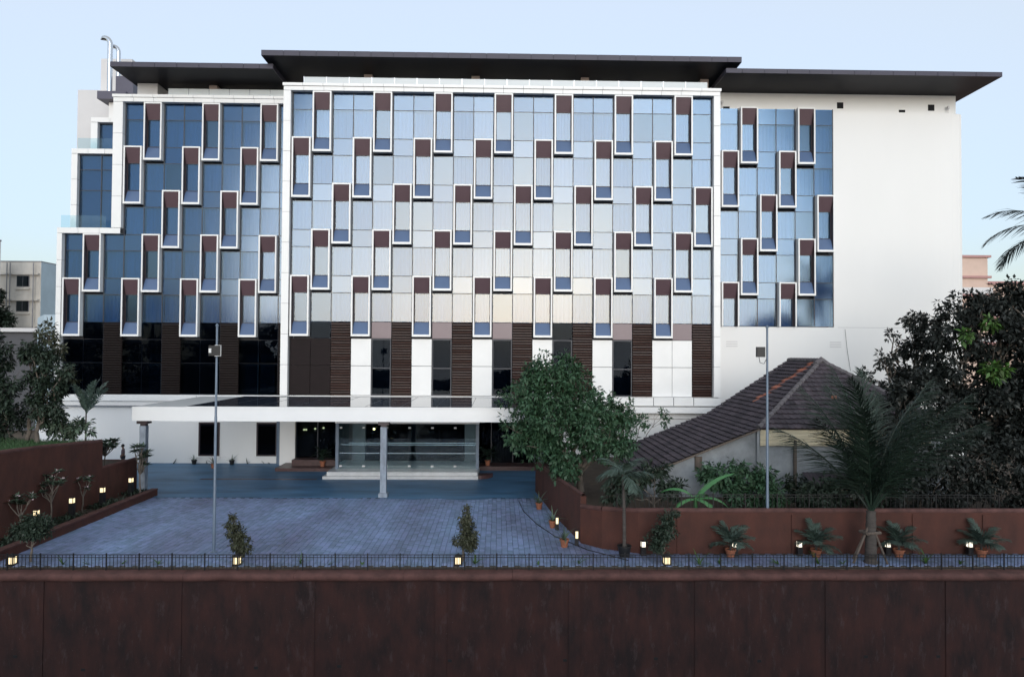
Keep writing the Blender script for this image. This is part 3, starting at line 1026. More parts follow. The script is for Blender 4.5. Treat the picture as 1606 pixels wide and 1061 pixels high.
# left: high wall holding the garden, then a lower length
gl = thing('garden_wall', 'high red plaster wall below the raised lawn and trees', 'wall', (-20.8, -16, 0))
b = MB(); wall_run(b, [(-20.7, -21.6), (-20.7, -16.5), (-20.7, -11.7)], [3.98, 3.72, 3.38], 0.28, -0.3)
build(b, 'wall_body', M['laterite'], gl)
coping_run(gl, [(-20.7, -21.6), (-20.7, -16.5), (-20.7, -11.7)], [4.03, 3.77, 3.43], 0.11, (-0.10, 0))
b = MB(); b.box(-24.5, -20.99, -11.95, -11.7, -0.3, 3.3)
build(b, 'return_wall', M['laterite'], gl)
gl2 = thing('garden_wall', 'lower length of red wall ending at the grey canopy column', 'wall', (-20.8, -9.8, 0))
b = MB(); wall_run(b, [(-20.72, -11.69), (-20.72, -8.2)], [2.0, 1.95], 0.26, -0.3)
build(b, 'wall_body', M['laterite'], gl2)
b = MB(); b.box(-24.5, -20.98, -8.45, -8.2, -0.3, 1.94)
build(b, 'return_wall', M['laterite'], gl2)
coping_run(gl2, [(-20.72, -11.65), (-20.72, -8.2)], [2.02, 1.98], 0.09, (-0.10, 0))
kb = thing('planter_kerb', 'long low red kerb edging the lamp strip beside the paved court', 'kerb', (-19.4, -15, 0))
for k in range(9):
    y0 = -21.5+k*1.42
    box('kerb_block', -19.55, -19.27, y0+0.004, y0+1.416, -0.2, 0.33, M['laterite'], kb)
    box('kerb_cap', -19.60, -19.24, y0+0.006, y0+1.414, 0.331, 0.40, M['coping'], kb)
struct(box('flower_bed', -20.7, -19.56, -21.5, -8.75, -0.2, 0.22, M['soil']))
b = MB()
ny = 12
for k in range(ny):
    y = -21.6+9.85*k/(ny-1)
    for j in range(9):
        x = -20.98-3.4*j
        b.v.append((x, y, 3.93-0.055*(y+21.6)+0.10*j*0.6+0.08*math.sin(x*1.3+y)-0.05))
for k in range(ny-1):
    for j in range(8):
        b.f.append((k*9+j, k*9+j+1, (k+1)*9+j+1, (k+1)*9+j))
struct(build(b, 'lawn_terrace', M['soil']))
struct(box('planting_terrace', -48, -20.99, -11.69, -8.45, 0, 1.9, M['soil']))
def grass(n):
    x = -20.95-nr.random(n)**1.4*9; y = -21.5+nr.random(n)*9.7
    z = 3.93-0.055*(y+21.6)-0.018*(x+20.98)-0.06
    hgt = 0.10+0.16*nr.random(n); a = nr.random(n)*6.283; w = 0.012
    lx = nr.normal(0, .06, n); ly = nr.normal(0, .06, n)
    ca, sa = np.cos(a)*w, np.sin(a)*w
    V = np.zeros((n, 4, 3))
    V[:, 0] = np.stack([x-ca, y-sa, z], 1); V[:, 1] = np.stack([x+ca, y+sa, z], 1)
    V[:, 2] = np.stack([x+ca*.3+lx, y+sa*.3+ly, z+hgt], 1); V[:, 3] = np.stack([x-ca*.3+lx, y-sa*.3+ly, z+hgt], 1)
    o = link('lawn_grass', quads_mesh('lawn_grass', V, M['grass']))
    tag(o, 'uncut grass along the top of the high red wall', 'grass', kind='stuff')
grass(22000)

# right: boundary wall, diagonal corner, side length going back under the tree
gr = thing('boundary_wall', 'red plaster boundary wall with rounded coping below the tiled house', 'wall', (14, -19.8, 0))
b = MB(); wall_run(b, [(5.8, -19.9), (42, -19.9)], [1.68, 1.68], 0.28, -0.3)
build(b, 'wall_body', M['laterite'], gr)
b = MB(); wall_run(b, [(3.6, -18.4), (4.4, -19.25), (5.8, -19.9)], [1.52, 1.60, 1.68], 0.26, -0.3)
build(b, 'corner_wall', M['laterite'], gr)
coping_run(gr, [(5.8, -19.9), (42, -19.9)], [1.72, 1.72], 0.115, (0, 0.10))
coping_run(gr, [(3.6, -18.4), (4.4, -19.25), (5.8, -19.9)], [1.56, 1.64, 1.72], 0.115, (0.05, 0.08))
for x in (7.6, 12.35, 17.4, 20.35):
    box('pier', x-0.2, x+0.2, -19.94, -19.90, -0.2, 1.60, M['laterite'], gr)
gs = thing('side_wall', 'red plaster wall running back under the round tree beside the court', 'wall', (3, -13, 0))
b = MB(); wall_run(b, [(2.25, -7.4), (2.85, -13.2), (3.05, -14.6), (3.62, -18.25)], [1.75, 1.82, 1.92, 1.98], 0.26, -0.3)
build(b, 'wall_body', M['laterite'], gs)
coping_run(gs, [(2.85, -13.2), (3.05, -14.6), (3.62, -18.25)], [1.86, 1.95, 2.02], 0.09, (0.13, 0))
b = MB()
yp = [(3.2, -13), (4.0, -18.2), (4.75, -19.0), (6.1, -19.55), (60, -19.55), (60, -0.5), (4.6, -0.5), (2.7, -6)]
b.v = [(x, y, -0.3) for x, y in yp]+[(x, y, 1.0) for x, y in yp]
b.f = [(k, (k+1) % 8, 8+(k+1) % 8, 8+k) for k in range(8)]+[tuple(range(8, 16))]
nb = struct(build(b, 'neighbour_yard', M['soil']))
railing('thin black iron railing along the top of the right boundary wall', 5.0, 21.2, -19.45, 1.0, 2.32, 1.35, 6)

# ------------------------------------------------------------------ old tiled house
HS = thing('tiled_house', 'old grey house with a long sweeping clay tile roof behind the boundary wall', 'house', (14, -11, 1))
def tile_plane(name, O, u, v, wu, hv, ok, m=None, tw=0.30, th=0.34, skip=None):
    O, u, v = Vector(O), Vector(u).normalized(), Vector(v).normalized()
    nrm = u.cross(v).normalized()
    if nrm.z < 0: nrm = -nrm
    b = MB()
    rows = int(hv/th); cols = int(wu/tw)
    th = hv/rows
    for r in range(rows):
        for c in range(cols):
            uc, vc = (c+.5)*tw, (r+.5)*th
            if not ok(uc, vc): continue
            if skip and skip(c, r): continue
            j = rng.uniform(-.012, .012); e = rng.uniform(-.008, .012)
            def P(a, h_, k): return tuple(O+u*(a)+v*(h_)+nrm*k)
            a0, a1, am = c*tw+0.004, (c+1)*tw-0.004, (c+.62)*tw
            v0, v1 = r*th-0.03+j, (r+1)*th+0.01
            i = len(b.v)
            b.v += [P(a0, v0, .085+e), P(am, v0, .05+e), P(a1, v0, .095+e), P(a1, v1, .012), P(am, v1, -0.012), P(a0, v1, .004),
                    P(a0, v0+.01, -.02), P(a1, v0+.01, -.02)]
            b.f += [(i, i+1, i+4, i+5), (i+1, i+2, i+3, i+4), (i, i+6, i+7, i+2, i+1)]
    o = build(b, name, m or M['tile'], HS)
    o['kind'] = 'stuff'
    return o
zA, zB_, zC = 4.50, 2.10, 7.80
xA, xB, xC = 13.04, 7.1, 18.08
# lower sweep (falls to the left), upper left slope, front hip slope, right slope
l1 = math.hypot(xA-xB, zA-zB_); l2 = math.hypot(xC-xA, zC-zA); l3 = math.hypot(4.0, zC-zA)
tile_plane('roof_tiles', (xB, -14.15, zB_), (0, 1, 0), (xA-xB, 0, zA-zB_), 8.4, l1, lambda a, c: True)
new = {(c, r) for r in range(3, 17) for c in (14, 15, 16) if (c == 15 or (r*7+c*3) % 5 < 2) and r > 4}
tile_plane('roof_tiles', (xA, -14.15, zA), (0, 1, 0), (xC-xA, 0, zC-zA), 8.4, l2, lambda a, c: a > 4.0*c/l2+0.1, skip=lambda c, r: (c, r) in new)
tile_plane('roof_tiles', (xA, -14.15, zA), (1, 0, 0), (0, 4.0, zC-zA), 2*(xC-xA), l3, lambda a, c: abs(a-(xC-xA)) < (xC-xA)*(1-c/l3)+0.1)
tile_plane('roof_tiles', (2*xC-xA, -14.15, zA), (0, 1, 0), (xA-xC, 0, zC-zA), 8.4, l2, lambda a, c: a > 4.0*c/l2+0.1)
for (c, r) in sorted(new):
    rows = int(l2/0.34); th = l2/rows
    vv = Vector((xC-xA, 0, zC-zA)).normalized(); nn_ = Vector((-(zC-zA), 0, xC-xA)).normalized()
    p = Vector((xA, -14.15+c*0.30, zA))+vv*(r*th)
    b = MB()
    A = [p+nn_*.06, p+Vector((0, .29, 0))+nn_*.06, p+Vector((0, .29, 0))+vv*(th+.01)+nn_*.015, p+vv*(th+.01)+nn_*.015]
    b.v = [tuple(q) for q in A]+[tuple(q-nn_*.05) for q in A]
    b.f = [(0, 1, 2, 3), (0, 4, 5, 1), (1, 5, 6, 2), (3, 2, 6, 7), (0, 3, 7, 4)]
    build(b, 'roof_tile', M['tile_new'], HS)
b = MB()
under = [(xB, zB_-.06), (xA, zA-.06), (xC, zC-.07)]
b.poly([(xB, -14.0, zB_-.07), (xA, -14.0, zA-.07), (xA, -5.9, zA-.07), (xB, -5.9, zB_-.07)])
b.poly([(xA, -14.0, zA-.07), (xC, -10.1, zC-.08), (xC, -5.9, zC-.08), (xA, -5.9, zA-.07)])
b.poly([(xA, -14.0, zA-.071), (2*xC-xA, -14.0, zA-.071), (xC, -10.1, zC-.081)])
b.poly([(2*xC-xA, -14.0, zA-.07), (2*xC-xA, -5.9, zA-.07), (xC, -5.9, zC-.08), (xC, -10.1, zC-.08)])
build(b, 'roof_deck', M['wood'], HS)
def ridge_line(p0, p1, r):
    p0, p1 = Vector(p0), Vector(p1)
    n = int((p1-p0).length/0.36)
    for k in range(n):
        a, c = p0.lerp(p1, k/n), p0.lerp(p1, (k+1.12)/n)
        b = MB().tube([a, a.lerp(c, .5), c], [r*1.12, r, r*.9], 8)
        build(b, 'ridge_tile', M['ridge'], HS, True)
ridge_line((xA, -14.1, zA+.02), (xC, -10.1, zC+.05), 0.13)
ridge_line((2*xC-xA, -14.1, zA+.02), (xC, -10.1, zC+.05), 0.13)
ridge_line((xC, -10.1, zC+.05), (xC, -5.9, zC+.05), 0.14)
b = MB()
b.tube([(xC-.45, -10.4, zC-.15), (xC, -10.1, zC+.05), (xC+.3, -10.4, zC-.2)], [.16, .24, .16], 8)
build(b, 'mortar_cap', M['ridge'], HS, True)
# walls
b = MB()
b.poly([(7.5, -13.8, 0.99), (22.8, -13.8, 0.99), (22.8, -13.8, 4.40), (13.1, -13.8, 4.40), (7.5, -13.8, 2.15)])
b.poly([(7.5, -13.8, 0.99), (7.5, -13.8, 2.15), (7.5, -6.2, 2.15), (7.5, -6.2, 0.99)])
b.poly([(22.8, -13.8, 0.99), (22.8, -6.2, 0.99), (22.8, -6.2, 4.4), (22.8, -13.8, 4.4)])
b.poly([(7.5, -6.2, 0.99), (7.5, -6.2, 2.15), (13.1, -6.2, 4.4), (18.08, -6.2, 7.6), (22.8, -6.2, 4.4), (22.8, -6.2, 0.99)])
build(b, 'house_wall', M['house_wall'], HS)
b = MB()
nn = 60
for k in range(nn+1):
    z = 3.62+0.80*k/nn
    b.v += [(13.15, -13.98+0.03*math.sin(k*1.25), z+0.02*math.sin(0)), (21.8, -13.98+0.03*math.sin(k*1.25), z)]
b.f = [(2*k, 2*k+1, 2*k+3, 2*k+2) for k in range(nn)]
build(b, 'cream_sheet', M['cream_sheet'], HS)
box('wall_post', 14.85, 14.97, -14.06, -13.9, 1.0, 3.9, M['wood'], HS)
box('wall_post', 9.9, 10.25, -13.92, -13.801, 2.35, 3.05, M['wood'], HS)
box('wall_post', 12.98, 13.1, -14.02, -13.82, 1.0, 4.38, M['house_wall'], HS)
b = MB()
for (x0, z0_, x1, z1_) in ((xB-.05, zB_-.09, xA, zA-.10),):
    b.v += [(x0, -14.2, z0_), (x1, -14.2, z1_), (x1, -14.2, z1_+.09), (x0, -14.2, z0_+.09), (x0, -14.1, z0_), (x1, -14.1, z1_), (x1, -14.1, z1_+.09), (x0, -14.1, z0_+.09)]
    b.f += [(0, 1, 2, 3), (7, 6, 5, 4), (0, 4, 5, 1), (3, 2, 6, 7), (0, 3, 7, 4), (1, 5, 6, 2)]
build(b, 'verge_board', M['wood'], HS)
b = MB()
i = 0
for k in range(24):
    x = 15.3+k*0.10
    b.v += [(x, -15.6, 1.75+0.02*(k % 2)), (x, -13.85, 2.28+0.02*(k % 2))]
b.f = [(2*k, 2*k+2, 2*k+3, 2*k+1) for k in range(23)]
build(b, 'lean_to_sheet', M['tile'], HS)
b = MB().lathe([(0.02, 5.9), (0.16, 5.9), (0.13, 6.02), (0.02, 6.08)], 8, 17.6, -12.55)
build(b, 'roof_vent', M['tile_new'], HS)

# ------------------------------------------------------------------ background buildings
B1 = thing('apartment_house', 'old stained cream house with small windows and one blue side wall', 'house', (-64, 41, 0))
box('wall', -75, -58.35, 40, 43.1, 0, 19.4, M['old_cream'], B1)
box('blue_side', -58.349, -58.33, 40.02, 43.1, 0, 19.38, M['old_blue'], B1)
for z in (17.7, 14.4, 11.0):
    box('band', -75, -58.45, 39.55, 39.999, z, z+0.22, M['old_cream'], B1)
box('parapet_cap', -75, -58.3, 39.9, 43.2, 19.401, 19.5, M['white_joint'], B1)
for z in (16.2, 13.05):
    for x in (-60.56, -64.9):
        w = box('window', x-0.80, x+0.80, 39.93, 40.02, z, z+1.42, M['white_joint'], B1)
        for s in (-0.38, 0.38):
            pane('window_pane', x+s, 39.88, z+0.71, 0.70, 1.30, M['darkpane'], w, 0.1)
        box('window_sill', x-0.9, x+0.9, 39.75, 40, z-0.32, z-0.22, M['old_cream'], B1)
for x in (-62.25, -61.85, -58.95):
    b = MB().tube([(x, 39.45, 0), (x, 39.45, 19.2)], 0.06, 6)
    build(b, 'drain_pipe', M['white_joint'], B1)
B2 = thing('blue_house', 'plain pale blue walled block beside the hotel and behind the trees', 'house', (-39, 15, 0))
b = MB()
pp = [(-41.2, 13.8), (-40.12, 13.0), (-36.5, 13.0), (-36.5, 22), (-41.2, 22)]
zz_ = [11.05, 11.3, 11.3, 11.3, 11.05]
b.v = [(x, y, 0) for x, y in pp]+[(x, y, z) for (x, y), z in zip(pp, zz_)]
b.f = [(k, (k+1) % 5, 5+(k+1) % 5, 5+k) for k in range(5)]+[tuple(range(5, 10))]
build(b, 'wall', M['old_blue'], B2)
B4 = thing('shed', 'flat roofed shed with pale fascia among the left trees', 'shed', (-50, 24, 0))
box('wall', -56, -46.2, 22.6, 30, 0, 10.0, M['core'], B4)
box('roof_edge', -56.2, -45.9, 22.0, 30.2, 10.01, 10.4, M['plaster_grey'], B4)
B5 = thing('grey_tower', 'narrow grey wall at the far left beside the stained house', 'house', (-61, 30, 0))
box('wall', -64, -59.15, 26, 34, 0, 21.0, M['plaster_grey'], B5)
box('roof_edge', -64.1, -59.1, 25.9, 34.05, 21.01, 21.2, M['white_joint'], B5)
B3 = thing('peach_building', 'peach apartment building with pink bands behind the mango trees', 'building', (70, 40, 0))
box('wall', 58, 64.1, 40, 52, 0, 21.0, M['peach'], B3)
box('band', 57.8, 64.4, 39.7, 52.1, 21.01, 21.3, M['pinkband'], B3)
box('band', 57.8, 64.4, 39.65, 40, 18.3, 18.6, M['pinkband'], B3)
box('wall', 64.11, 92, 41, 53, 0, 17.6, M['peach'], B3)
box('band', 64.11, 92.3, 40.6, 53, 17.61, 18.0, M['pinkband'], B3)
for z in (13.0, 9.6):
    box('balcony', 58.0, 92, 39.0, 41, z, z+0.35, M['pinkband'], B3)
    box('balcony_rail', 58.0, 92, 39.0, 39.1, z+0.36, z+1.1, M['plaster_grey'], B3)
    for x in np.arange(66, 90, 4.2):
        w = box('window', x-0.8, x+0.8, 40.93, 41.02, z+0.6, z+2.4, M['pinkband'], B3)
        pane('window_pane', x, 40.9, z+1.5, 1.4, 1.6, M['darkpane'], w, 0.1)
box('balcony_rail', 58.0, 64.0, 38.9, 39.0, 16.16, 17.0, M['plaster_grey'], B3)
box('balcony', 58.0, 64.1, 38.85, 40, 15.9, 16.15, M['pinkband'], B3)

# ------------------------------------------------------------------ vegetation helpers
def unit(a):
    return a/np.maximum(np.linalg.norm(a, axis=1, keepdims=True), 1e-9)

def leaf_quads(pos, nrm, axis, ln, wd, fold=0.25):
    """a pointed leaf: base, two shoulders, tip, with a slight fold"""
    n = len(pos)
    side = unit(np.cross(nrm, axis))
    ln = ln[:, None]; wd = wd[:, None]
    V = np.zeros((n, 4, 3))
    V[:, 0] = pos
    V[:, 1] = pos+axis*ln*.45+side*wd+nrm*wd*fold
    V[:, 2] = pos+axis*ln-nrm*ln*.12
    V[:, 3] = pos+axis*ln*.45-side*wd+nrm*wd*fold
    return V

def crown(clumps, n, size, droop=0.5, shell=0.55, flat=0.85, sprig=7, sub=14, tight=0.42):
    """leaves gathered into sprigs, sprigs into uneven tufts, tufts spread over several clumps"""
    c = np.array([k[:3] for k in clumps], float); r = np.array([k[3] for k in clumps], float)
    nc = len(r)
    td = unit(nr.normal(size=(nc*sub, 3)))
    ti = np.repeat(np.arange(nc), sub)
    tr_ = shell+(1-shell)*nr.random(nc*sub)+0.12*nr.normal(size=nc*sub)
    tc_ = c[ti]+td*(r[ti]*tr_*.85)[:, None]*np.array([1, 1, flat])
    ts = r[ti]*tight*(.45+.9*nr.random(nc*sub))
    ns = n//sprig
    w = ts**2; w /= w.sum()
    idx = nr.choice(nc*sub, ns, p=w)
    d = unit(nr.normal(size=(ns, 3)))
    sp = tc_[idx]+d*(ts[idx]*(.35+.75*nr.random(ns)))[:, None]
    d = unit(d+td[idx])
    sp = np.repeat(sp, sprig, 0); d = np.repeat(d, sprig, 0)
    m = len(sp)
    j = unit(nr.normal(size=(m, 3)))
    ax = unit(d*.55+j*.9+np.array([0, 0, -droop]))
    nm = unit(d*.5+np.array([0, 0, .9])+nr.normal(size=(m, 3))*.45)
    nm = unit(nm-ax*(nm*ax).sum(1, keepdims=True))
    ln = size*(.45+.85*nr.random(m)); wd = ln*(.15+.11*nr.random(m))
    pos = sp+j*size*.25
    return leaf_quads(pos, nm, ax, ln, wd)

def limb(b, p0, p1, r0, r1, wob=0.12, n=5, seg=7):
    p0, p1 = Vector(p0), Vector(p1)
    L = (p1-p0).length
    pts = []
    for k in range(n):
        t = k/(n-1)
        q = p0.lerp(p1, t)
        if 0 < k < n-1: q += Vector((rng.uniform(-1, 1), rng.uniform(-1, 1), rng.uniform(-.4, .6)))*wob*L*.5
        pts.append(q)
    b.tube(pts, [r0+(r1-r0)*k/(n-1) for k in range(n)], seg)

def tree(label, base, clumps, n, size, m, trunk_r=0.16, split=0.45, cat='tree', group=None, name='broadleaf_tree', extra=None, bark='bark', **kw):
    t = thing(name, label, cat, base, group)
    b = MB()
    bs = Vector(base)
    cen = Vector(np.mean([c[:3] for c in clumps], 0))
    fork = bs.lerp(Vector((cen.x*.4+bs.x*.6, cen.y*.4+bs.y*.6, cen.z)), split)
    limb(b, bs-Vector((0, 0, .08)), fork, trunk_r, trunk_r*.7, .08, 6, 9)
    for c in clumps:
        cc = Vector(c[:3])
        limb(b, fork-Vector((0, 0, .05)), cc, trunk_r*.5, trunk_r*.14, .22, 6, 6)
        for q in range(3):
            e = cc+Vector((rng.uniform(-1, 1), rng.uniform(-1, 1), rng.uniform(-.4, 1)))*c[3]*.75
            limb(b, fork.lerp(cc, .75), e, trunk_r*.18, trunk_r*.05, .2, 4, 5)
    build(b, 'trunk', M[bark], t, True)
    V = crown(clumps, n, size, **kw)
    o = link('crown', quads_mesh('crown', V, M[m]), t, (0, 0, 0))
    o.location = -WL[t.name]
    for (cl, n2, m2, sz) in (extra or []):
        o = link('leaf_flush', quads_mesh('leaf_flush', crown(cl, n2, sz, **kw), M[m2]), t, (0, 0, 0))
        o.location = -WL[t.name]
    return t

def frond_mesh(L, arch, m, nl=46, ll=0.55, wl=0.022, droop=0.5, lift=0.9, seed=0, vee=0.3):
    """frond in the XZ plane starting at the origin, rising then arching over"""
    r = np.random.default_rng(seed)
    n = 14
    pts = []; ang = lift; p = np.array([0., 0., 0.])
    for k in range(n+1):
        pts.append(p.copy())
        p = p+np.array([math.cos(ang), 0, math.sin(ang)])*L/n
        ang -= arch/n*(0.5+k/n)
    pts = np.array(pts)
    b = MB().tube([tuple(q) for q in pts], [0.028*(1-k/(n+2))*L/2.6 for k in range(n+1)], 5)
    t = np.linspace(.14, .995, nl)
    Vs = []
    for sgn in (-1, 1):
        tt = t+r.normal(0, .004, nl)
        f = np.clip(tt*n, 0, n-1e-6); k = f.astype(int); fr = (f-k)[:, None]
        pos = pts[k]*(1-fr)+pts[k+1]*fr
        tan = unit(pts[k+1]-pts[k])
        prof = np.sin(np.clip(tt*1.05, 0, 1)*math.pi)**.55*.85+.25
        ln = ll*prof*(.85+.3*r.random(nl))
        side = np.zeros((nl, 3)); side[:, 1] = sgn
        upv = unit(np.cross(tan, side)*sgn*-1)
        upv[upv[:, 2] < 0] *= -1
        ax = unit(side*.8+tan*.75+upv*vee+np.array([0, 0, -droop])*(.5+r.random((nl, 1)))+r.normal(0, .10, (nl, 3)))
        nm = unit(upv+r.normal(0, .2, (nl, 3)))
        nm = unit(nm-ax*(nm*ax).sum(1, keepdims=True))
        sd = unit(np.cross(nm, ax))
        w = wl*(.7+.6*r.random((nl, 1)))
        V = np.zeros((nl, 4, 3))
        V[:, 0] = pos-sd*w*.5; V[:, 1] = pos+sd*w*.5
        tip = pos+ax*ln[:, None]+np.array([0, 0, -1.])*(ln**1.2)[:, None]*droop*.35
        V[:, 2] = tip+sd*w*.12; V[:, 3] = tip-sd*w*.12
        mid = pos+ax*(ln*.55)[:, None]
        V1 = V.copy(); V2 = V.copy()
        V1[:, 2] = mid+sd*w*.6; V1[:, 3] = mid-sd*w*.6
        V2[:, 0] = mid-sd*w*.6; V2[:, 1] = mid+sd*w*.6
        Vs += [V1, V2]
    Q = np.concatenate(Vs)
    i = len(b.v)
    b.v += [tuple(q) for q in Q.reshape(-1, 3)]
    b.f += [(i+4*k, i+4*k+1, i+4*k+2, i+4*k+3) for k in range(len(Q))]
    return b.mesh('frond', m)

def palm(label, base, height, nf, L, m, lean=(0, 0), tr=0.14, lift=(0.2, 1.35), arch=1.3, group=None, cat='palm', name='palm_tree', ll=.55, wl=.03, nl=46, droop=.5, trunk=True, az=None, bark='palm_bark', boots=0):
    t = thing(name, label, cat, base, group)
    top = Vector(base)+Vector((lean[0], lean[1], height))
    if trunk:
        b = MB()
        n = 14
        pts = [Vector(base).lerp(top, k/n)+Vector((lean[0], lean[1], 0))*(-.25*math.sin(math.pi*k/n)) for k in range(n+1)]
        pts[0].z -= 0.06
        b.tube(pts, [tr*(1.35 if k == 0 else 1.0+.05*(-1)**k-.25*k/n) for k in range(n+1)], 10)
        build(b, 'trunk', M[bark], t, True)
    ms = [frond_mesh(L*s, arch*q, m, nl, ll, wl, droop, 0.0, seed=k) for k, (s, q) in enumerate(((1, 1), (.9, 1.25), (1.05, .8)))]
    for k in range(nf):
        o = bpy.data.objects.new('frond', ms[k % 3])
        C.objects.link(o)
        o.parent = t
        o.location = top-Vector(base)+Vector((0, 0, rng.uniform(-.1, .06)))
        el = lift[0]+(lift[1]-lift[0])*(k/max(1, nf-1))+rng.uniform(-.1, .1)
        a = (az[k] if az else k*2.39996)+rng.uniform(-.2, .2)
        o.rotation_euler = (Matrix.Rotation(a, 3, 'Z') @ Matrix.Rotation(-el, 3, 'Y') @ Matrix.Rotation(rng.uniform(-.3, .3), 3, 'X')).to_euler()
        o.scale = (1, 1, 1)
    return t

# ------------------------------------------------------------------ trees in view
tree('round leafy green tree beside the canopy and the tiled house', (4.4, -12.3, 0.95),
     [(1.9, -12.0, 7.2, 1.15), (2.9, -12.5, 6.9, 1.25), (3.6, -11.8, 6.0, 1.5), (1.6, -12.4, 5.5, 1.35), (0.95, -12.2, 4.1, 0.85), (2.9, -13.2, 4.7, 1.6),
      (4.8, -12.6, 5.4, 1.25), (5.9, -12.2, 5.0, 1.1), (5.5, -13.0, 3.6, 1.5), (3.4, -13.1, 3.0, 1.35), (6.3, -12.5, 3.9, 0.8), (2.0, -12.8, 3.6, 1.0), (4.5, -13.3, 4.3, 1.2), (3.9, -12.2, 7.0, .8)],
     24000, 0.25, 'leaf', 0.2, 0.25, sprig=8, tight=.5)
tree('sparse leafy shrub between the round tree and the tiled roof', (8.0, -4.8, 0.97),
     [(7.3, -4.8, 3.2, .8), (8.2, -4.9, 3.9, .7), (9.2, -4.8, 3.9, .6), (10.4, -4.8, 4.1, .55), (7.6, -5, 2.3, .8)], 1600, 0.24, 'leaf', 0.07, 0.3, name='shrub', cat='shrub')
tree('spreading dark mango tree reaching across the white end wall', (23.2, -10.5, 0.97),
     [(22.0, -10.5, 9.2, .55), (21.4, -10.6, 8.0, .6), (23.2, -10.4, 10.0, .8), (23.6, -10.3, 8.6, 1.1), (22.6, -10.5, 7.2, .9), (21.6, -10.5, 6.0, 1.1), (20.4, -10.6, 6.9, .55), (22.8, -10.5, 5.5, 1.4), (24.2, -10.6, 7.0, 1.3), (24.6, -10.2, 10.4, .8)],
     9000, 0.26, 'leaf_dark', 0.2, 0.35, shell=.5, sprig=9, tight=.34)
tree('large dark mango tree with bright green new leaves at the right', (26.0, -12.5, 0.97),
     [(25.0, -12.5, 10.9, 1.3), (26.8, -12.3, 11.3, 1.3), (28.4, -12.2, 10.6, 1.6), (24.0, -12.6, 9.2, 1.4), (26.0, -13.2, 9.0, 1.7), (28.0, -13.0, 8.4, 1.8), (23.4, -12.8, 7.2, 1.4), (25.3, -13.3, 6.8, 1.8),
      (27.6, -13.5, 6.2, 2.0), (24.0, -13.2, 5.0, 1.6), (26.3, -13.6, 4.4, 1.9), (29.0, -13, 4.2, 1.8), (22.8, -13.0, 3.6, 1.2)],
     36000, 0.28, 'leaf_dark', 0.3, 0.3, shell=.45, sprig=9, tight=.44,
     extra=[([c], n_, 'leaf_new', .32) for c, n_ in (((24.9, -14.4, 7.5, .55), 380), ((27.0, -14.6, 8.5, .5), 260), ((23.6, -14.1, 9.2, .35), 110), ((24.8, -14.2, 9.9, .38), 130), ((27.2, -14.8, 6.4, .35), 120))])
# undergrowth behind the right wall
ug = [
 ('dark loose tree hiding the right hip of the tiled roof', (18.9, -15.8), [(18.2, -15.8, 5.6, .9), (19.2, -15.7, 6.3, 1.0), (20.2, -15.8, 6.6, .9), (18.6, -15.9, 4.4, 1.1), (20.0, -15.9, 4.8, 1.2), (21.2, -15.8, 5.6, 1.1)], 6500, 'leaf_dark'),
 ('bushy dark green shrub against the grey wall of the tiled house', (10.9, -16.2), [(10.2, -16.2, 2.5, .8), (11.4, -16.2, 2.7, .85), (12.5, -16.2, 2.4, .8), (11.0, -16.4, 1.7, .9), (12.4, -16.6, 1.7, .9)], 4600, 'leaf'),
 ('dense low shrub below the cream sheeting of the house', (14.6, -16.8), [(13.8, -16.8, 2.0, .85), (15.0, -16.8, 1.9, .8), (16.2, -16.9, 2.0, .8), (16.9, -16.6, 2.5, .8), (14.4, -17.4, 1.6, .8), (17.3, -17.2, 1.9, .8)], 5200, 'leaf_left'),
 ('dark shrub mass behind the staked coconut palm', (19.0, -17.5), [(17.6, -17.5, 3.0, 1.1), (19.0, -17.5, 3.6, 1.3), (20.4, -17.5, 3.4, 1.3), (18.4, -17.9, 2.2, 1.1), (20.2, -17.9, 2.1, 1.2)], 5200, 'leaf_dark'),
 ('dark hedge like shrub at the right end of the boundary wall', (22.6, -17.6), [(21.8, -17.6, 2.8, 1.2), (23.2, -17.6, 3.5, 1.4), (24.4, -17.6, 2.6, 1.2), (22.4, -18, 2.0, 1.0)], 4600, 'leaf_dark'),
 ('straggling dark shrub under the eaves left of the banana plant', (7.2, -16.8), [(6.2, -16.8, 2.6, .8), (7.2, -16.6, 2.5, .8), (8.0, -17.0, 2.0, .7), (5.4, -17.0, 2.0, .7)], 2200, 'leaf_left'),
]
for lab, (x, y), cl, n, m in ug:
    tree(lab, (x, y, 0.98), cl, n, 0.26, m, 0.08, 0.3, name='shrub', cat='shrub')
# banana plant
bn = thing('banana_plant', 'banana plant with long bright green leaves behind the boundary wall', 'banana plant', (8.6, -18.4, 0.99))
b = MB().tube([(8.6, -18.4, .95), (8.62, -18.4, 1.5), (8.6, -18.4, 2.0)], [.11, .09, .06], 9)
build(b, 'stem', M['leaf_banana'], bn, True)
def banana_leaf(az, L, el, arch, w):
    b = MB(); n = 14; ang = el
    p = Vector((8.6, -18.4, 1.9)); d = Vector((math.cos(az), math.sin(az), 0)); sd = Vector((-math.sin(az), math.cos(az), 0))
    for k in range(n+1):
        t = k/n
        ww = w*(math.sin(math.pi*min(1, t*.92+.08))**.6) if t > .12 else .02
        dn = Vector((0, 0, -ww*.35))
        j = rng.uniform(.86, 1.1)
        b.v += [tuple(p+sd*ww*j+dn), tuple(p), tuple(p-sd*ww*j+dn)]
        p = p+(d*math.cos(ang)+Vector((0, 0, math.sin(ang))))*L/n
        ang -= arch/n
    for k in range(n):
        b.f += [(3*k, 3*k+3, 3*k+4, 3*k+1), (3*k+1, 3*k+4, 3*k+5, 3*k+2)]
    build(b, 'leaf', M['leaf_banana'], bn)
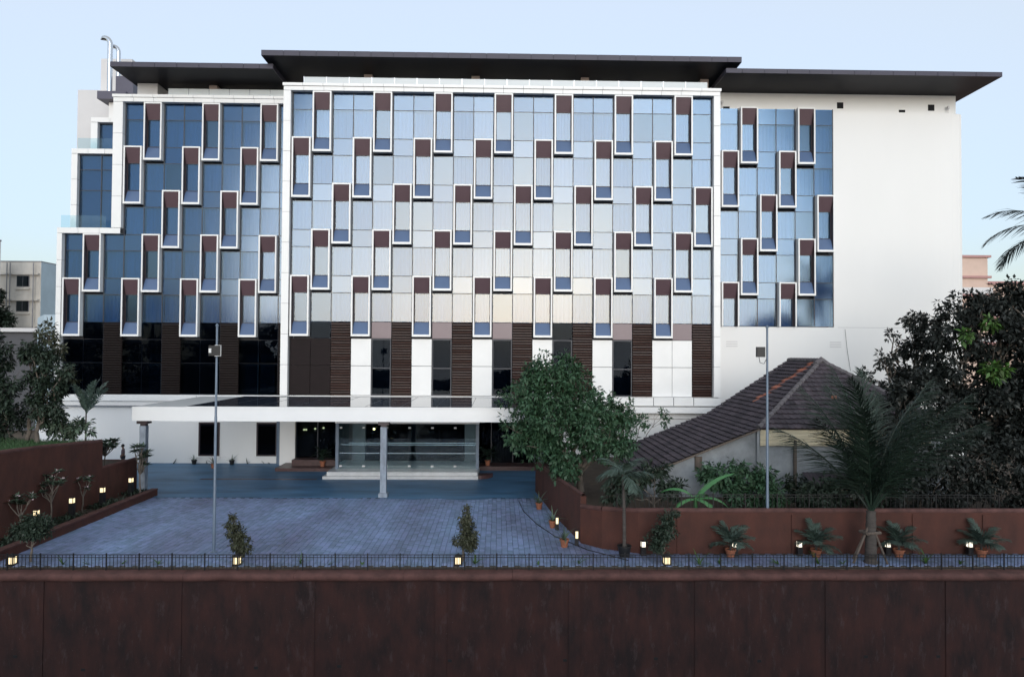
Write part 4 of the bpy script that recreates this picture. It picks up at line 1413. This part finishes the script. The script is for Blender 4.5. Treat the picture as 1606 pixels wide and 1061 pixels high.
for a in ((0.25, 2.3, .95, 1.0, .23), (2.8, 1.7, .9, 1.7, .2), (-.15, 1.7, .45, 1.6, .22), (.9, 1.5, .5, 1.3, .2), (3.6, 1.2, .3, 1.2, .18), (-1.0, 1.3, .25, 1.3, .18)):
    banana_leaf(*a)

palm('slim young palm in a black pot before the boundary wall', (5.15, -20.35, 0.38), 2.9, 11, 1.25, M['frond_grey'], (-.05, .1), .075, (-.2, 1.3), 1.5, ll=.42, wl=.03, nl=30, droop=.7)
pt = thing('plant_pot', 'black plastic pot holding the slim young palm', 'pot', (5.15, -20.35, 0))
b = MB().lathe([(.20, 0), (.27, .40), (.29, .40), (.29, .45), (.25, .45), (.24, .38), (0.0, .37)], 14, 5.15, -20.35)
build(b, 'pot_body', M['plastic'], pt, True)

# big coconut palm with its stakes
cp = palm('young coconut palm with feathery dark fronds propped by wooden stakes', (14.78, -21.15, 0.0), 2.0, 15, 5.6, M['frond'], (0.10, .15), .23, (1.0, 1.56), .6, ll=1.0, wl=.028, nl=96, droop=.75)
for (dx, dy) in ((-.75, -.1), (.55, -.2), (-.45, .5)):
    b = MB().tube([(14.78+dx, -21.15+dy, 0), (14.8+dx*.1, -21.1+dy*.1, 1.45)], .045, 7)
    build(b, 'stake', M['wood'], cp)
b = MB().tube([(14.55, -21.35, 1.18), (15.05, -21.35, 1.22), (15.08, -20.85, 1.2), (14.5, -20.85, 1.15), (14.55, -21.35, 1.18)], .06, 6)
build(b, 'rope_band', M['wood'], cp)
palm('tall coconut palm with drooping fronds beyond the mango trees', (31.35, -12.0, 0.9), 14.0, 18, 4.4, M['frond_far'], (-.6, 0), .2, (-.5, 1.2), 1.7, ll=.85, wl=.045, nl=60, droop=.8)

# trees on the left terrace
LT = [
 ('dark leafy tree with grey trunk on the lawn at the far left', (-24.6, -14.5, 3.6), [(-24.9, -14.5, 8.6, .8), (-24.4, -14.3, 7.6, .9), (-25.3, -14.6, 6.9, .9), (-23.9, -14.4, 6.4, .9), (-24.9, -14.4, 5.7, .9), (-24.0, -14.6, 5.1, .7)], 8000, 'leaf_left'),
 ('dark leafy tree with pale trunk beside the white hotel pilaster', (-23.0, -13.4, 3.55), [(-23.5, -13.4, 8.1, .65), (-22.6, -13.4, 7.6, .6), (-23.0, -13.3, 6.9, .9), (-22.2, -13.4, 6.3, .7), (-22.9, -13.3, 5.5, .8), (-22.0, -13.5, 5.2, .5), (-21.6, -13.4, 7.2, .4)], 6500, 'leaf_left'),
 ('airy tree with light leaves between the two dark lawn trees', (-24.0, -12.6, 3.5), [(-23.0, -12.6, 8.9, .6), (-23.7, -12.6, 8.0, .7), (-22.5, -12.6, 8.0, .5), (-22.0, -12.6, 6.8, .45)], 1800, 'leaf_olive'),
 ('dense dark tree filling the back of the lawn terrace', (-27.6, -11.2, 1.9), [(-27.2, -11.2, 7.6, 1.0), (-26.6, -11.0, 6.4, 1.1), (-28.2, -11.2, 6.6, 1.2), (-27.0, -11.2, 5.2, 1.2), (-25.8, -11.0, 5.0, 1.0), (-28.6, -11.2, 5.0, 1.2), (-26.2, -10.9, 4.0, .9)], 9000, 'leaf_left'),
]
for lab, ba, cl, n, m in LT:
    tree(lab, ba, cl, n, 0.22, m, 0.12, 0.3, tight=.4)
tree('low leafy shrub on the lawn edge below the slender palm', (-22.3, -12.4, 3.5), [(-22.4, -12.4, 4.2, .65), (-21.6, -12.3, 4.1, .5), (-22.9, -12.5, 4.6, .6)], 1300, .3, 'leaf_frangi', .05, .3, name='shrub', cat='shrub')
palm('slender fan shaped plant standing at the lawn corner', (-21.35, -12.1, 3.45), 1.5, 9, 1.9, M['frond_grey'], (0, 0), .045, (1.0, 1.45), .5, ll=.30, wl=.05, nl=24, droop=.2, name='fan_plant', cat='plant')
tree('small tree in front of the stained cream house', (-60.0, 36, 0), [(-61.2, 36, 14.8, .9), (-61.0, 36, 13.0, 1.3), (-60.2, 36, 11.5, 1.2)], 3000, .5, 'leaf_left', .25, .6)

# frangipani shrubs
def frangipani(label, base, hgt, n, spread, m='leaf_frangi', flowers=0, group=None):
    t = thing('frangipani', label, 'shrub', base, group)
    b = MB(); Q = []; FQ = []
    bs = Vector(base)
    fork = bs+Vector((0, 0, hgt*.4))
    limb(b, bs-Vector((0, 0, .05)), fork, .04, .03, .1, 4, 6)
    for k in range(n):
        a = rng.uniform(0, 6.28); rr = spread*math.sqrt(rng.random())
        e = bs+Vector((math.cos(a)*rr, math.sin(a)*rr, hgt*rng.uniform(.6, 1.0)))
        limb(b, fork, e, .025, .015, .2, 4, 5)
        nl = 13
        az = np.linspace(0, 6.28, nl, endpoint=False)+rng.random()
        el = nr.uniform(-.1, .9, nl)
        ax = np.stack([np.cos(az)*np.cos(el), np.sin(az)*np.cos(el), np.sin(el)], 1)
        nm = unit(np.array([[0, 0, 1.]])-ax*ax[:, 2:3])
        Q.append(leaf_quads(np.tile(np.array(e), (nl, 1)), nm, ax, nr.uniform(.22, .40, nl), nr.uniform(.045, .07, nl)))
        if k < flowers:
            nf = 6
            d = unit(nr.normal(size=(nf, 3))+np.array([0, 0, .8]))
            FQ.append(leaf_quads(np.array(e)+d*.05+np.array([0, 0, .06]), unit(np.cross(d, nr.normal(size=(nf, 3)))), d, np.full(nf, .08), np.full(nf, .03)))
    build(b, 'stem', M['bark'], t, True)
    o = link('foliage', quads_mesh('foliage', np.concatenate(Q), M[m]), t); o.location = -bs
    if FQ:
        o = link('blossom', quads_mesh('blossom', np.concatenate(FQ), M['flower']), t); o.location = -bs
    return t
frangipani('frangipani with long leaves above the lower red wall', (-21.25, -10.5, 1.9), 1.4, 26, .62)
frangipani('frangipani leaning over the wall end at the canopy column', (-19.78, -9.7, .22), 2.75, 18, .42)
frangipani('flowering frangipani against the high red wall between two lamps', (-20.35, -16.3, .2), 2.55, 11, .55, flowers=5)
frangipani('thin flowering frangipani behind the topiary by the high wall', (-20.35, -18.3, .2), 2.1, 7, .5, flowers=6)
frangipani('nearly bare frangipani between the middle lamps on the red wall', (-20.35, -13.9, .2), 1.9, 4, .4, flowers=3)
for k, (y, n) in enumerate(((-19.4, 7), (-14.6, 6), (-11.6, 6), (-9.6, 5))):
    pass
def ground_cover():
    Q = []
    n = 2600
    x = nr.uniform(-20.6, -19.7, n); y = nr.uniform(-21.4, -8.9, n)
    keep = (np.sin(y*1.9)+nr.normal(0, .5, n)) > -.2
    x, y = x[keep], y[keep]; n = len(x)
    az = nr.uniform(0, 6.28, n); el = nr.uniform(.1, 1.2, n)
    ax = np.stack([np.cos(az)*np.cos(el), np.sin(az)*np.cos(el), np.sin(el)], 1)
    nm = unit(np.array([[0, 0, 1.]])-ax*ax[:, 2:3])
    V = leaf_quads(np.stack([x, y, np.full(n, .22)+nr.random(n)*.14], 1), nm, ax, nr.uniform(.12, .26, n), nr.uniform(.02, .04, n))
    o = link('ground_cover', quads_mesh('ground_cover', V, M['leaf_left']))
    tag(o, 'low dark ground cover in the strip below the high red wall', 'ground cover', kind='stuff')
ground_cover()

# small clipped trees behind the railing
SM = [
 ('small upright tree with a pointed top beside the left lantern', (-10.15, -21.0, 0), [(-10.15, -21.0, 1.05, .30), (-10.0, -21.0, .75, .32), (-10.3, -21.0, 1.4, .25), (-10.35, -21.0, 1.75, .12), (-9.9, -21, .45, .25)], 1100, 'leaf_olive', .13),
 ('bushy small tree over the tilted lantern in the middle', (-1.35, -21.0, 0), [(-1.3, -21.0, 1.3, .36), (-1.15, -21.0, .95, .38), (-1.3, -21.0, 1.75, .28), (-1.2, -21.0, 2.1, .13), (-1.1, -21, .6, .25), (-1.6, -21, .8, .16)], 1300, 'leaf_olive', .13),
 ('dark leaning small tree before the boundary wall near the capped lantern', (6.6, -21.0, 0), [(6.75, -21.0, 1.7, .3), (6.65, -21.0, 1.3, .38), (6.5, -21.0, .9, .4), (6.35, -21.0, .55, .3), (6.95, -21, 1.9, .16)], 1300, 'leaf_left', .13),
 ('rounded dark topiary tree at the left end of the railing', (-18.05, -21.0, 0), [(-18.2, -21.0, 1.25, .42), (-17.9, -21.0, 1.45, .36), (-18.45, -21.0, 1.2, .36), (-17.75, -21, 1.15, .3)], 1900, 'leaf_left', .14),
]
for lab, ba, cl, n, m, sz in SM:
    tree(lab, ba, cl, int(n*2.2), sz*1.05, m, 0.05, 0.45, name='small_tree', cat='tree', sprig=5, tight=.6)

# clumps of strap leaves behind the railing
def strap_clump(label, base, n, L, group='strap leaf plants behind the railing', m='leaf_new', name='strap_leaf_plant'):
    t = thing(name, label, 'plant', base, group)
    for k in range(n):
        az = rng.uniform(0, 6.28); el = rng.uniform(.5, 1.35); arch = rng.uniform(.5, 1.4); LL = L*rng.uniform(.6, 1.1); w = rng.uniform(.022, .04)
        b = MB(); q = Vector(base); d = Vector((math.cos(az), math.sin(az), 0)); sd = Vector((-math.sin(az), math.cos(az), 0))
        N = 7
        for j in range(N+1):
            tt = j/N
            ww = w*(1-.85*tt**2)
            b.v += [tuple(q+sd*ww), tuple(q-sd*ww)]
            q = q+(d*math.cos(el)+Vector((0, 0, math.sin(el))))*LL/N
            el -= arch/N
        b.f = [(2*j, 2*j+2, 2*j+3, 2*j+1) for j in range(N)]
        build(b, 'leaf', M[m], t)
    return t
SC = [(-16.6, 5, .55), (-15.7, 3, .45), (-13.0, 5, .4), (-7.6, 6, .7), (-6.5, 3, .35), (-5.2, 4, .25), (-.85, 8, .65), (1.6, 3, .35), (3.2, 6, .6), (7.9, 8, .7), (8.7, 5, .4), (11.0, 4, .45), (12.6, 10, .65), (13.6, 4, .3), (16.9, 11, .7), (18.2, 5, .4), (-14.4, 3, .3)]
def strap_label(x):
    for lim, t in ((-16.2, 'low strap leaf clump right of the rounded topiary tree'), (-12.5, 'low strap leaf clump between the topiary and the court light pole'),
                   (-4.5, 'arching strap leaf clump between the pointed and the bushy small trees'), (0, 'strap leaf clump hugging the lantern below the bushy small tree'),
                   (4, 'strap leaf clump between the bushy small tree and the slim potted palm'), (8.3, 'tall strap leaf clump right of the lantern below the leaning tree'),
                   (9.5, 'shorter strap leaf clump before the pot by the grey pole'), (11.5, 'strap leaf clump at the foot of the pole before the house'),
                   (13.1, 'thick strap leaf clump left of the coconut palm stakes'), (15, 'small strap leaf clump at the coconut palm stakes'),
                   (17.5, 'largest strap leaf clump right of the coconut palm'), (99, 'strap leaf clump near the last square lamp')):
        if x < lim: return t
for x, n, L in SC:
    strap_clump(strap_label(x), (x, -21.35+rng.uniform(-.1, .1), -.015), n, L)

# ------------------------------------------------------------------ pots
def pot(base, r, hh, m='terracotta', label='', group=None):
    t = thing('plant_pot', label, 'pot', base, group)
    x, y, z = base
    b = MB().lathe([(r*.68, z), (r*.95, z+hh*.82), (r*1.08, z+hh*.82), (r*1.08, z+hh), (r*.9, z+hh), (r*.85, z+hh*.88), (0, z+hh*.86)], 14, x, y)
    build(b, 'pot_body', M[m], t, True)
    b = MB().lathe([(r*.86, z+hh*.865), (r*.5, z+hh*.9), (0, z+hh*.91)], 10, x, y)
    build(b, 'soil', M['soil'], t)
    return t
for x, place in ((9.45, 'below the shrub by the grey light pole'), (12.95, 'left of the staked coconut palm'), (16.35, 'right of the staked coconut palm'), (19.75, 'at the right end of the boundary wall')):
    pot((x, -20.4, -.02), .21, .34, label='terracotta pot '+place)
    palm('bushy potted palm '+place, (x, -20.4, .28), .25, 15, 1.0, M['frond_grey'], (0, 0), .05, (.2, 1.5), 1.2, ll=.32, wl=.026, nl=30, droop=.5, name='potted_palm')
for (x, y, r, hh, lab, n, L) in ((2.20, -12.0, .18, .36, 'at the foot of the far canopy column', 14, .85), (2.62, -15.8, .19, .36, 'halfway along the side wall', 14, .9), (2.85, -19.0, .19, .36, 'at the corner of the red wall', 14, .8)):
    pot((x, y, -.02), r, hh, label='terracotta pot '+lab)
    strap_clump('leafy green plant in the pot '+lab, (x, y, .28), n+6, L, None, 'leaf_frangi', 'potted_plant')
for (x, y, lab, n, L, m, pm) in ((-21.95, 2.0, 'left of the first ground floor window', 9, .75, 'leaf_frangi', 'plastic'), (-19.2, 1.9, 'between the two ground floor windows', 8, .8, 'leaf_frangi', 'plastic'), (-19.85, 0.3, 'out on the forecourt before the windows', 14, .7, 'leaf_olive', 'terracotta')):
    pot((x, y, 0), .19, .32, pm, label=('black' if pm == 'plastic' else 'terracotta')+' pot '+lab)
    strap_clump('broad leaved plant in the pot '+lab, (x, y, .27), n, L, None, m, 'potted_plant')
for (x, y, z, lab) in ((-12.2, 0.0, .22, 'on the granite plinth left of the glass porch'), (-.7, 0.2, .28, 'on the granite plinth right of the glass porch')):
    pot((x, y, z), .2, .36, label='terracotta pot '+lab)
    palm('potted palm '+lab, (x, y, z+.3), .35, 11, .95, M['frond'], (0, 0), .04, (.1, 1.4), 1.3, ll=.3, wl=.03, nl=22, droop=.4, name='potted_palm')
for k, (x, y) in enumerate(((-21.1, 2.2), (-17.0, 2.25), (-18.2, 2.2), (-23.5, 2.2), (-16.6, 2.2))):
    strap_clump('thin weed sprouting at the foot of the white ground floor wall', (x, y, 0), 3, .5, 'weeds along the white wall', 'leaf_left', 'weed')

# ------------------------------------------------------------------ lamps
def bollard(label, base, w, hh, lit, group=None, kind='bollard', m='lamp_glow'):
    t = thing('bollard_light' if kind == 'bollard' else 'lantern', label, 'lamp', base, group)
    x, y, z = base
    if kind == 'bollard':
        b = MB()
        b.box(x-w/2, x+w/2, y-w/2, y+w/2, z, z+hh-lit-.05)
        build(b, 'post', M['black'], t)
        box('lamp_glass', x-w*.42, x+w*.42, y-w*.42, y+w*.42, z+hh-lit-.049, z+hh-.03, M[m], t)
        box('lamp_cap', x-w/2, x+w/2, y-w/2, y+w/2, z+hh-.029, z+hh, M['black'], t)
        for sx in (-1, 1):
            for sy in (-1, 1):
                box('corner_bar', x+sx*w*.5-.012*(1+sx), x+sx*w*.5+.012*(1-sx), y+sy*w*.5-.012*(1+sy), y+sy*w*.5+.012*(1-sy), z+hh-lit-.048, z+hh-.03, M['black'], t)
    else:
        box('base', x-w/2, x+w/2, y-w/2, y+w/2, z, z+.06, M['black'], t)
        box('lamp_glass', x-w*.36, x+w*.36, y-w*.36, y+w*.36, z+.061, z+hh-.1, M[m], t)
        for dx in (-.18, .18):
            box('bar', x+dx*w-.008, x+dx*w+.008, y-w*.38-.006, y-w*.38, z+.061, z+hh-.1, M['black'], t)
        for sx in (-1, 1):
            for sy in (-1, 1):
                box('corner_bar', x+sx*w*.4-.018, x+sx*w*.4+.018, y+sy*w*.4-.018, y+sy*w*.4+.018, z+.06, z+hh-.1, M['black'], t)
        b = MB().lathe([(w*.68, z+hh-.1), (w*.66, z+hh-.07), (w*.2, z+hh), (.01, z+hh+.03)], 4, x, y)
        a = math.pi/4
        b.v = [((p[0]-x)*math.cos(a)-(p[1]-y)*math.sin(a)+x, (p[0]-x)*math.sin(a)+(p[1]-y)*math.cos(a)+y, p[2]) for p in b.v]
        build(b, 'lamp_cap', M['black'], t)
    return t
for (y, lab) in ((-17.6, 'behind the topiary tree'), (-15.1, 'between flowering and bare frangipani'), (-12.6, 'below the end of the high wall'), (-9.9, 'below the lower wall near the column')):
    bollard('lit black bollard light in the kerb strip '+lab, (-20.15, y, .22), .21, 1.0, .20, 'bollard lights in the kerb strip')
for (x, lab) in ((5.95, 'beside the slim potted palm'), (9.7, 'beside the pot by the grey pole'), (12.35, 'left of the pot near the coconut stakes'), (16.0, 'right of the coconut palm'), (19.4, 'at the far right')):
    px = x
    bollard('small white square lamp before the boundary wall '+lab, (px, -20.2, -.02), .20, .62, .19, 'square lamps along the boundary wall', m='lamp_white')
bollard('slim lit bollard at the corner of the side wall', (3.40, -18.75, -.02), .16, .66, .28)
bollard('slim lit bollard along the side wall further back', (2.78, -16.2, -.02), .16, .62, .26)
for (x, lab) in ((-18.55, 'below the rounded topiary'), (-10.0, 'below the pointed small tree'), (-1.5, 'below the bushy small tree'), (6.62, 'below the dark leaning tree')):
    bollard('square black lantern with lit glass '+lab+' behind the railing', (x, -21.35, -.02), .30, .42, .3, 'lanterns behind the front railing', 'lantern')

# light poles
def pole(label, x, top, side):
    t = thing('light_pole', label, 'light pole', (x, -19.75, 0))
    b = MB().tube([(x, -19.75, -.02), (x, -19.75, 2.4), (x, -19.75, 2.42), (x, -19.75, 5.5), (x, -19.75, 5.52), (x, -19.75, top)], [.064, .062, .056, .054, .048, .042], 12)
    build(b, 'mast', M['pole'], t, True)
    b = MB().lathe([(.07, top), (.075, top+.03), (.02, top+.1)], 10, x, -19.75)
    build(b, 'finial', M['pole'], t)
    f = MB().box(x-side*.34-.17 if side > 0 else x-.24, x-side*.34+.17 if side > 0 else x+.24, -19.98, -19.83, top-1.22, top-.80)
    fl = build(f, 'floodlight', M['black'], t)
    if side < 0:
        b = MB().box(x-.22, x-.12, -20.02, -19.981, top-1.1, top-.92)
        build(b, 'floodlight_lens', M['sticker'], fl)
        b = MB().tube([(x+.02, -19.99, top-.79), (x+.26, -19.99, top-.79), (x+.26, -19.99, top-1.23), (x+.02, -19.99, top-1.23)], .014, 5)
        build(b, 'bracket', M['sticker'], fl)
    else:
        b = MB().tube([(x-.4, -19.9, top-1.22), (x-.36, -19.9, top-1.45), (x-.2, -19.9, top-1.5), (x-.06, -19.83, top-1.3)], .014, 5)
        build(b, 'cable', M['black'], fl)
    b = MB().lathe([(.14, -.02), (.14, .02), (.09, .03)], 10, x, -19.75)
    build(b, 'base_plate', M['pole'], t)
pole('slim grey light pole standing in the paved court', -11.55, 9.22, -1)
pole('slim grey light pole in front of the tiled house', 11.22, 9.3, 1)

# loose hose on the paving
b = MB().tube([(1.2, -10.2, .02), (1.35, -12.5, .02), (1.9, -15.2, .02), (2.6, -17.4, .02), (3.8, -19.5, .02), (5.2, -20.9, .02)], .018, 6)
tag(build(b, 'garden_hose', M['black'], None, True), 'thin black hose lying across the pavers by the side wall', 'hose')

# ------------------------------------------------------------------ person walking behind the lower wall
pr = thing('person', 'person in a dull mauve shirt and dark trousers standing behind the lower red wall', 'person', (-25.75, -0.4, 0))
def skin_mesh(name, verts, edges, radii, root=0, sub=2):
    me = bpy.data.meshes.new(name)
    me.from_pydata(verts, edges, [])
    o = bpy.data.objects.new(name, me)
    C.objects.link(o)
    md = o.modifiers.new('skin', 'SKIN')
    for k, r in enumerate(radii):
        me.skin_vertices[0].data[k].radius = r if hasattr(r, '__len__') else (r, r)
    me.skin_vertices[0].data[root].use_root = True
    md.use_smooth_shade = True
    s = o.modifiers.new('sub', 'SUBSURF'); s.levels = sub; s.render_levels = sub
    return o
bv = [(0,0,.93),(0,0,1.12),(0,0,1.34),(0,.0,1.47),(0,-.02,1.53),(0,-.03,1.60),(0,-.025,1.70),
      (.09,0,.88),(.10,-.03,.48),(.10,.03,.08),(.10,-.12,.04), (-.09,0,.88),(-.10,.05,.48),(-.10,.10,.08),(-.10,-.04,.04),
      (.18,0,1.40),(.23,.03,1.12),(.22,-.10,.92),(.21,-.15,.84), (-.18,0,1.40),(-.23,.04,1.12),(-.20,-.14,.98),(-.18,-.21,.92)]
be = [(0,1),(1,2),(2,3),(3,4),(4,5),(5,6),(0,7),(7,8),(8,9),(9,10),(0,11),(11,12),(12,13),(13,14),(2,15),(15,16),(16,17),(17,18),(2,19),(19,20),(20,21),(21,22)]
br = [(.12,.10),(.13,.11),(.18,.13),(.06,.06),(.055,.06),(.085,.10),(.075,.09),(.085,.09),(.06,.065),(.042,.045),(.04,.03),(.085,.09),(.06,.065),(.042,.045),(.04,.03),(.06,.06),(.045,.045),(.034,.034),(.035,.02),(.06,.06),(.045,.045),(.034,.034),(.035,.02)]
body = skin_mesh('body', bv, be, br)
body.data.materials.append(M['skin'])
body.parent = pr; WL[body.name] = WL[pr.name]
def offs(ids, add):
    m_ = {k: i for i, k in enumerate(ids)}
    return [bv[k] for k in ids], [(m_[a], m_[c]) for a, c in be if a in m_ and c in m_], [tuple(r+add for r in br[k]) for k in ids]
for nm_, ids, add, mm in (('shirt', [0, 1, 2, 15, 16, 19, 20], .018, 'shirt'), ('trousers', [0, 7, 8, 9, 11, 12, 13], .016, 'trouser')):
    v_, e_, r_ = offs(ids, add)
    o = skin_mesh(nm_, v_, e_, r_)
    o.data.materials.append(M[mm]); o.parent = pr
    WL[o.name] = WL[pr.name]
b = MB().lathe([(.094, 1.60), (.10, 1.66), (.085, 1.73), (.04, 1.765), (.005, 1.77)], 12, 0, 0)
b.v = [(p[0]*.95, p[1]*1.08-.015, p[2]) for p in b.v]
o = link('hair', b.mesh('hair', M['hair'], True), pr, WL[pr.name])
b = MB().tube([(0, -.12, 1.62), (0, -.145, 1.59), (0, -.12, 1.575)], [.012, .018, .012], 6)
o = link('nose', b.mesh('nose', M['skin'], True), pr, WL[pr.name])
pr.rotation_euler = (0, 0, R(-70))

# ------------------------------------------------------------------ across the street, behind the viewpoint: what the glass mirrors
def street_trees():
    cl = []
    for k in range(46):
        x = -95+k*4.2+rng.uniform(-1, 1)
        zt = 1.6+rng.uniform(-1.2, .8)+(8.4 if x < -34 else 0)
        y = -57+rng.uniform(-1.5, 1.5)
        r = rng.uniform(2.6, 3.4)
        cl += [(x, y, zt, r), (x+1, y+1, zt-4.2, r*1.1), (x-1, y, zt-8.4, r*1.2), (x, y, zt-12, r*1.3)]
    V = crown(cl, 90000, 1.1, shell=.3, sub=6)
    o = link('street_trees', quads_mesh('street_trees', V, M['leaf_dark']))
    tag(o, 'dark row of trees across the street mirrored in the hotel glass', 'trees', kind='stuff')
street_trees()
for k, (x, y, hh) in enumerate(((-65, -62, 20.5), (-57, -61, 21.5), (-47.5, -62, 21.0))):
    palm('coconut palm across the street mirrored in the dark hotel glass', (x, y, -6), hh, 20, 4.6, M['frond'], (0.5, 0), .3, (-.6, 1.3), 1.6, ll=1.0, wl=.12, nl=40, droop=.8, group='palms across the street')
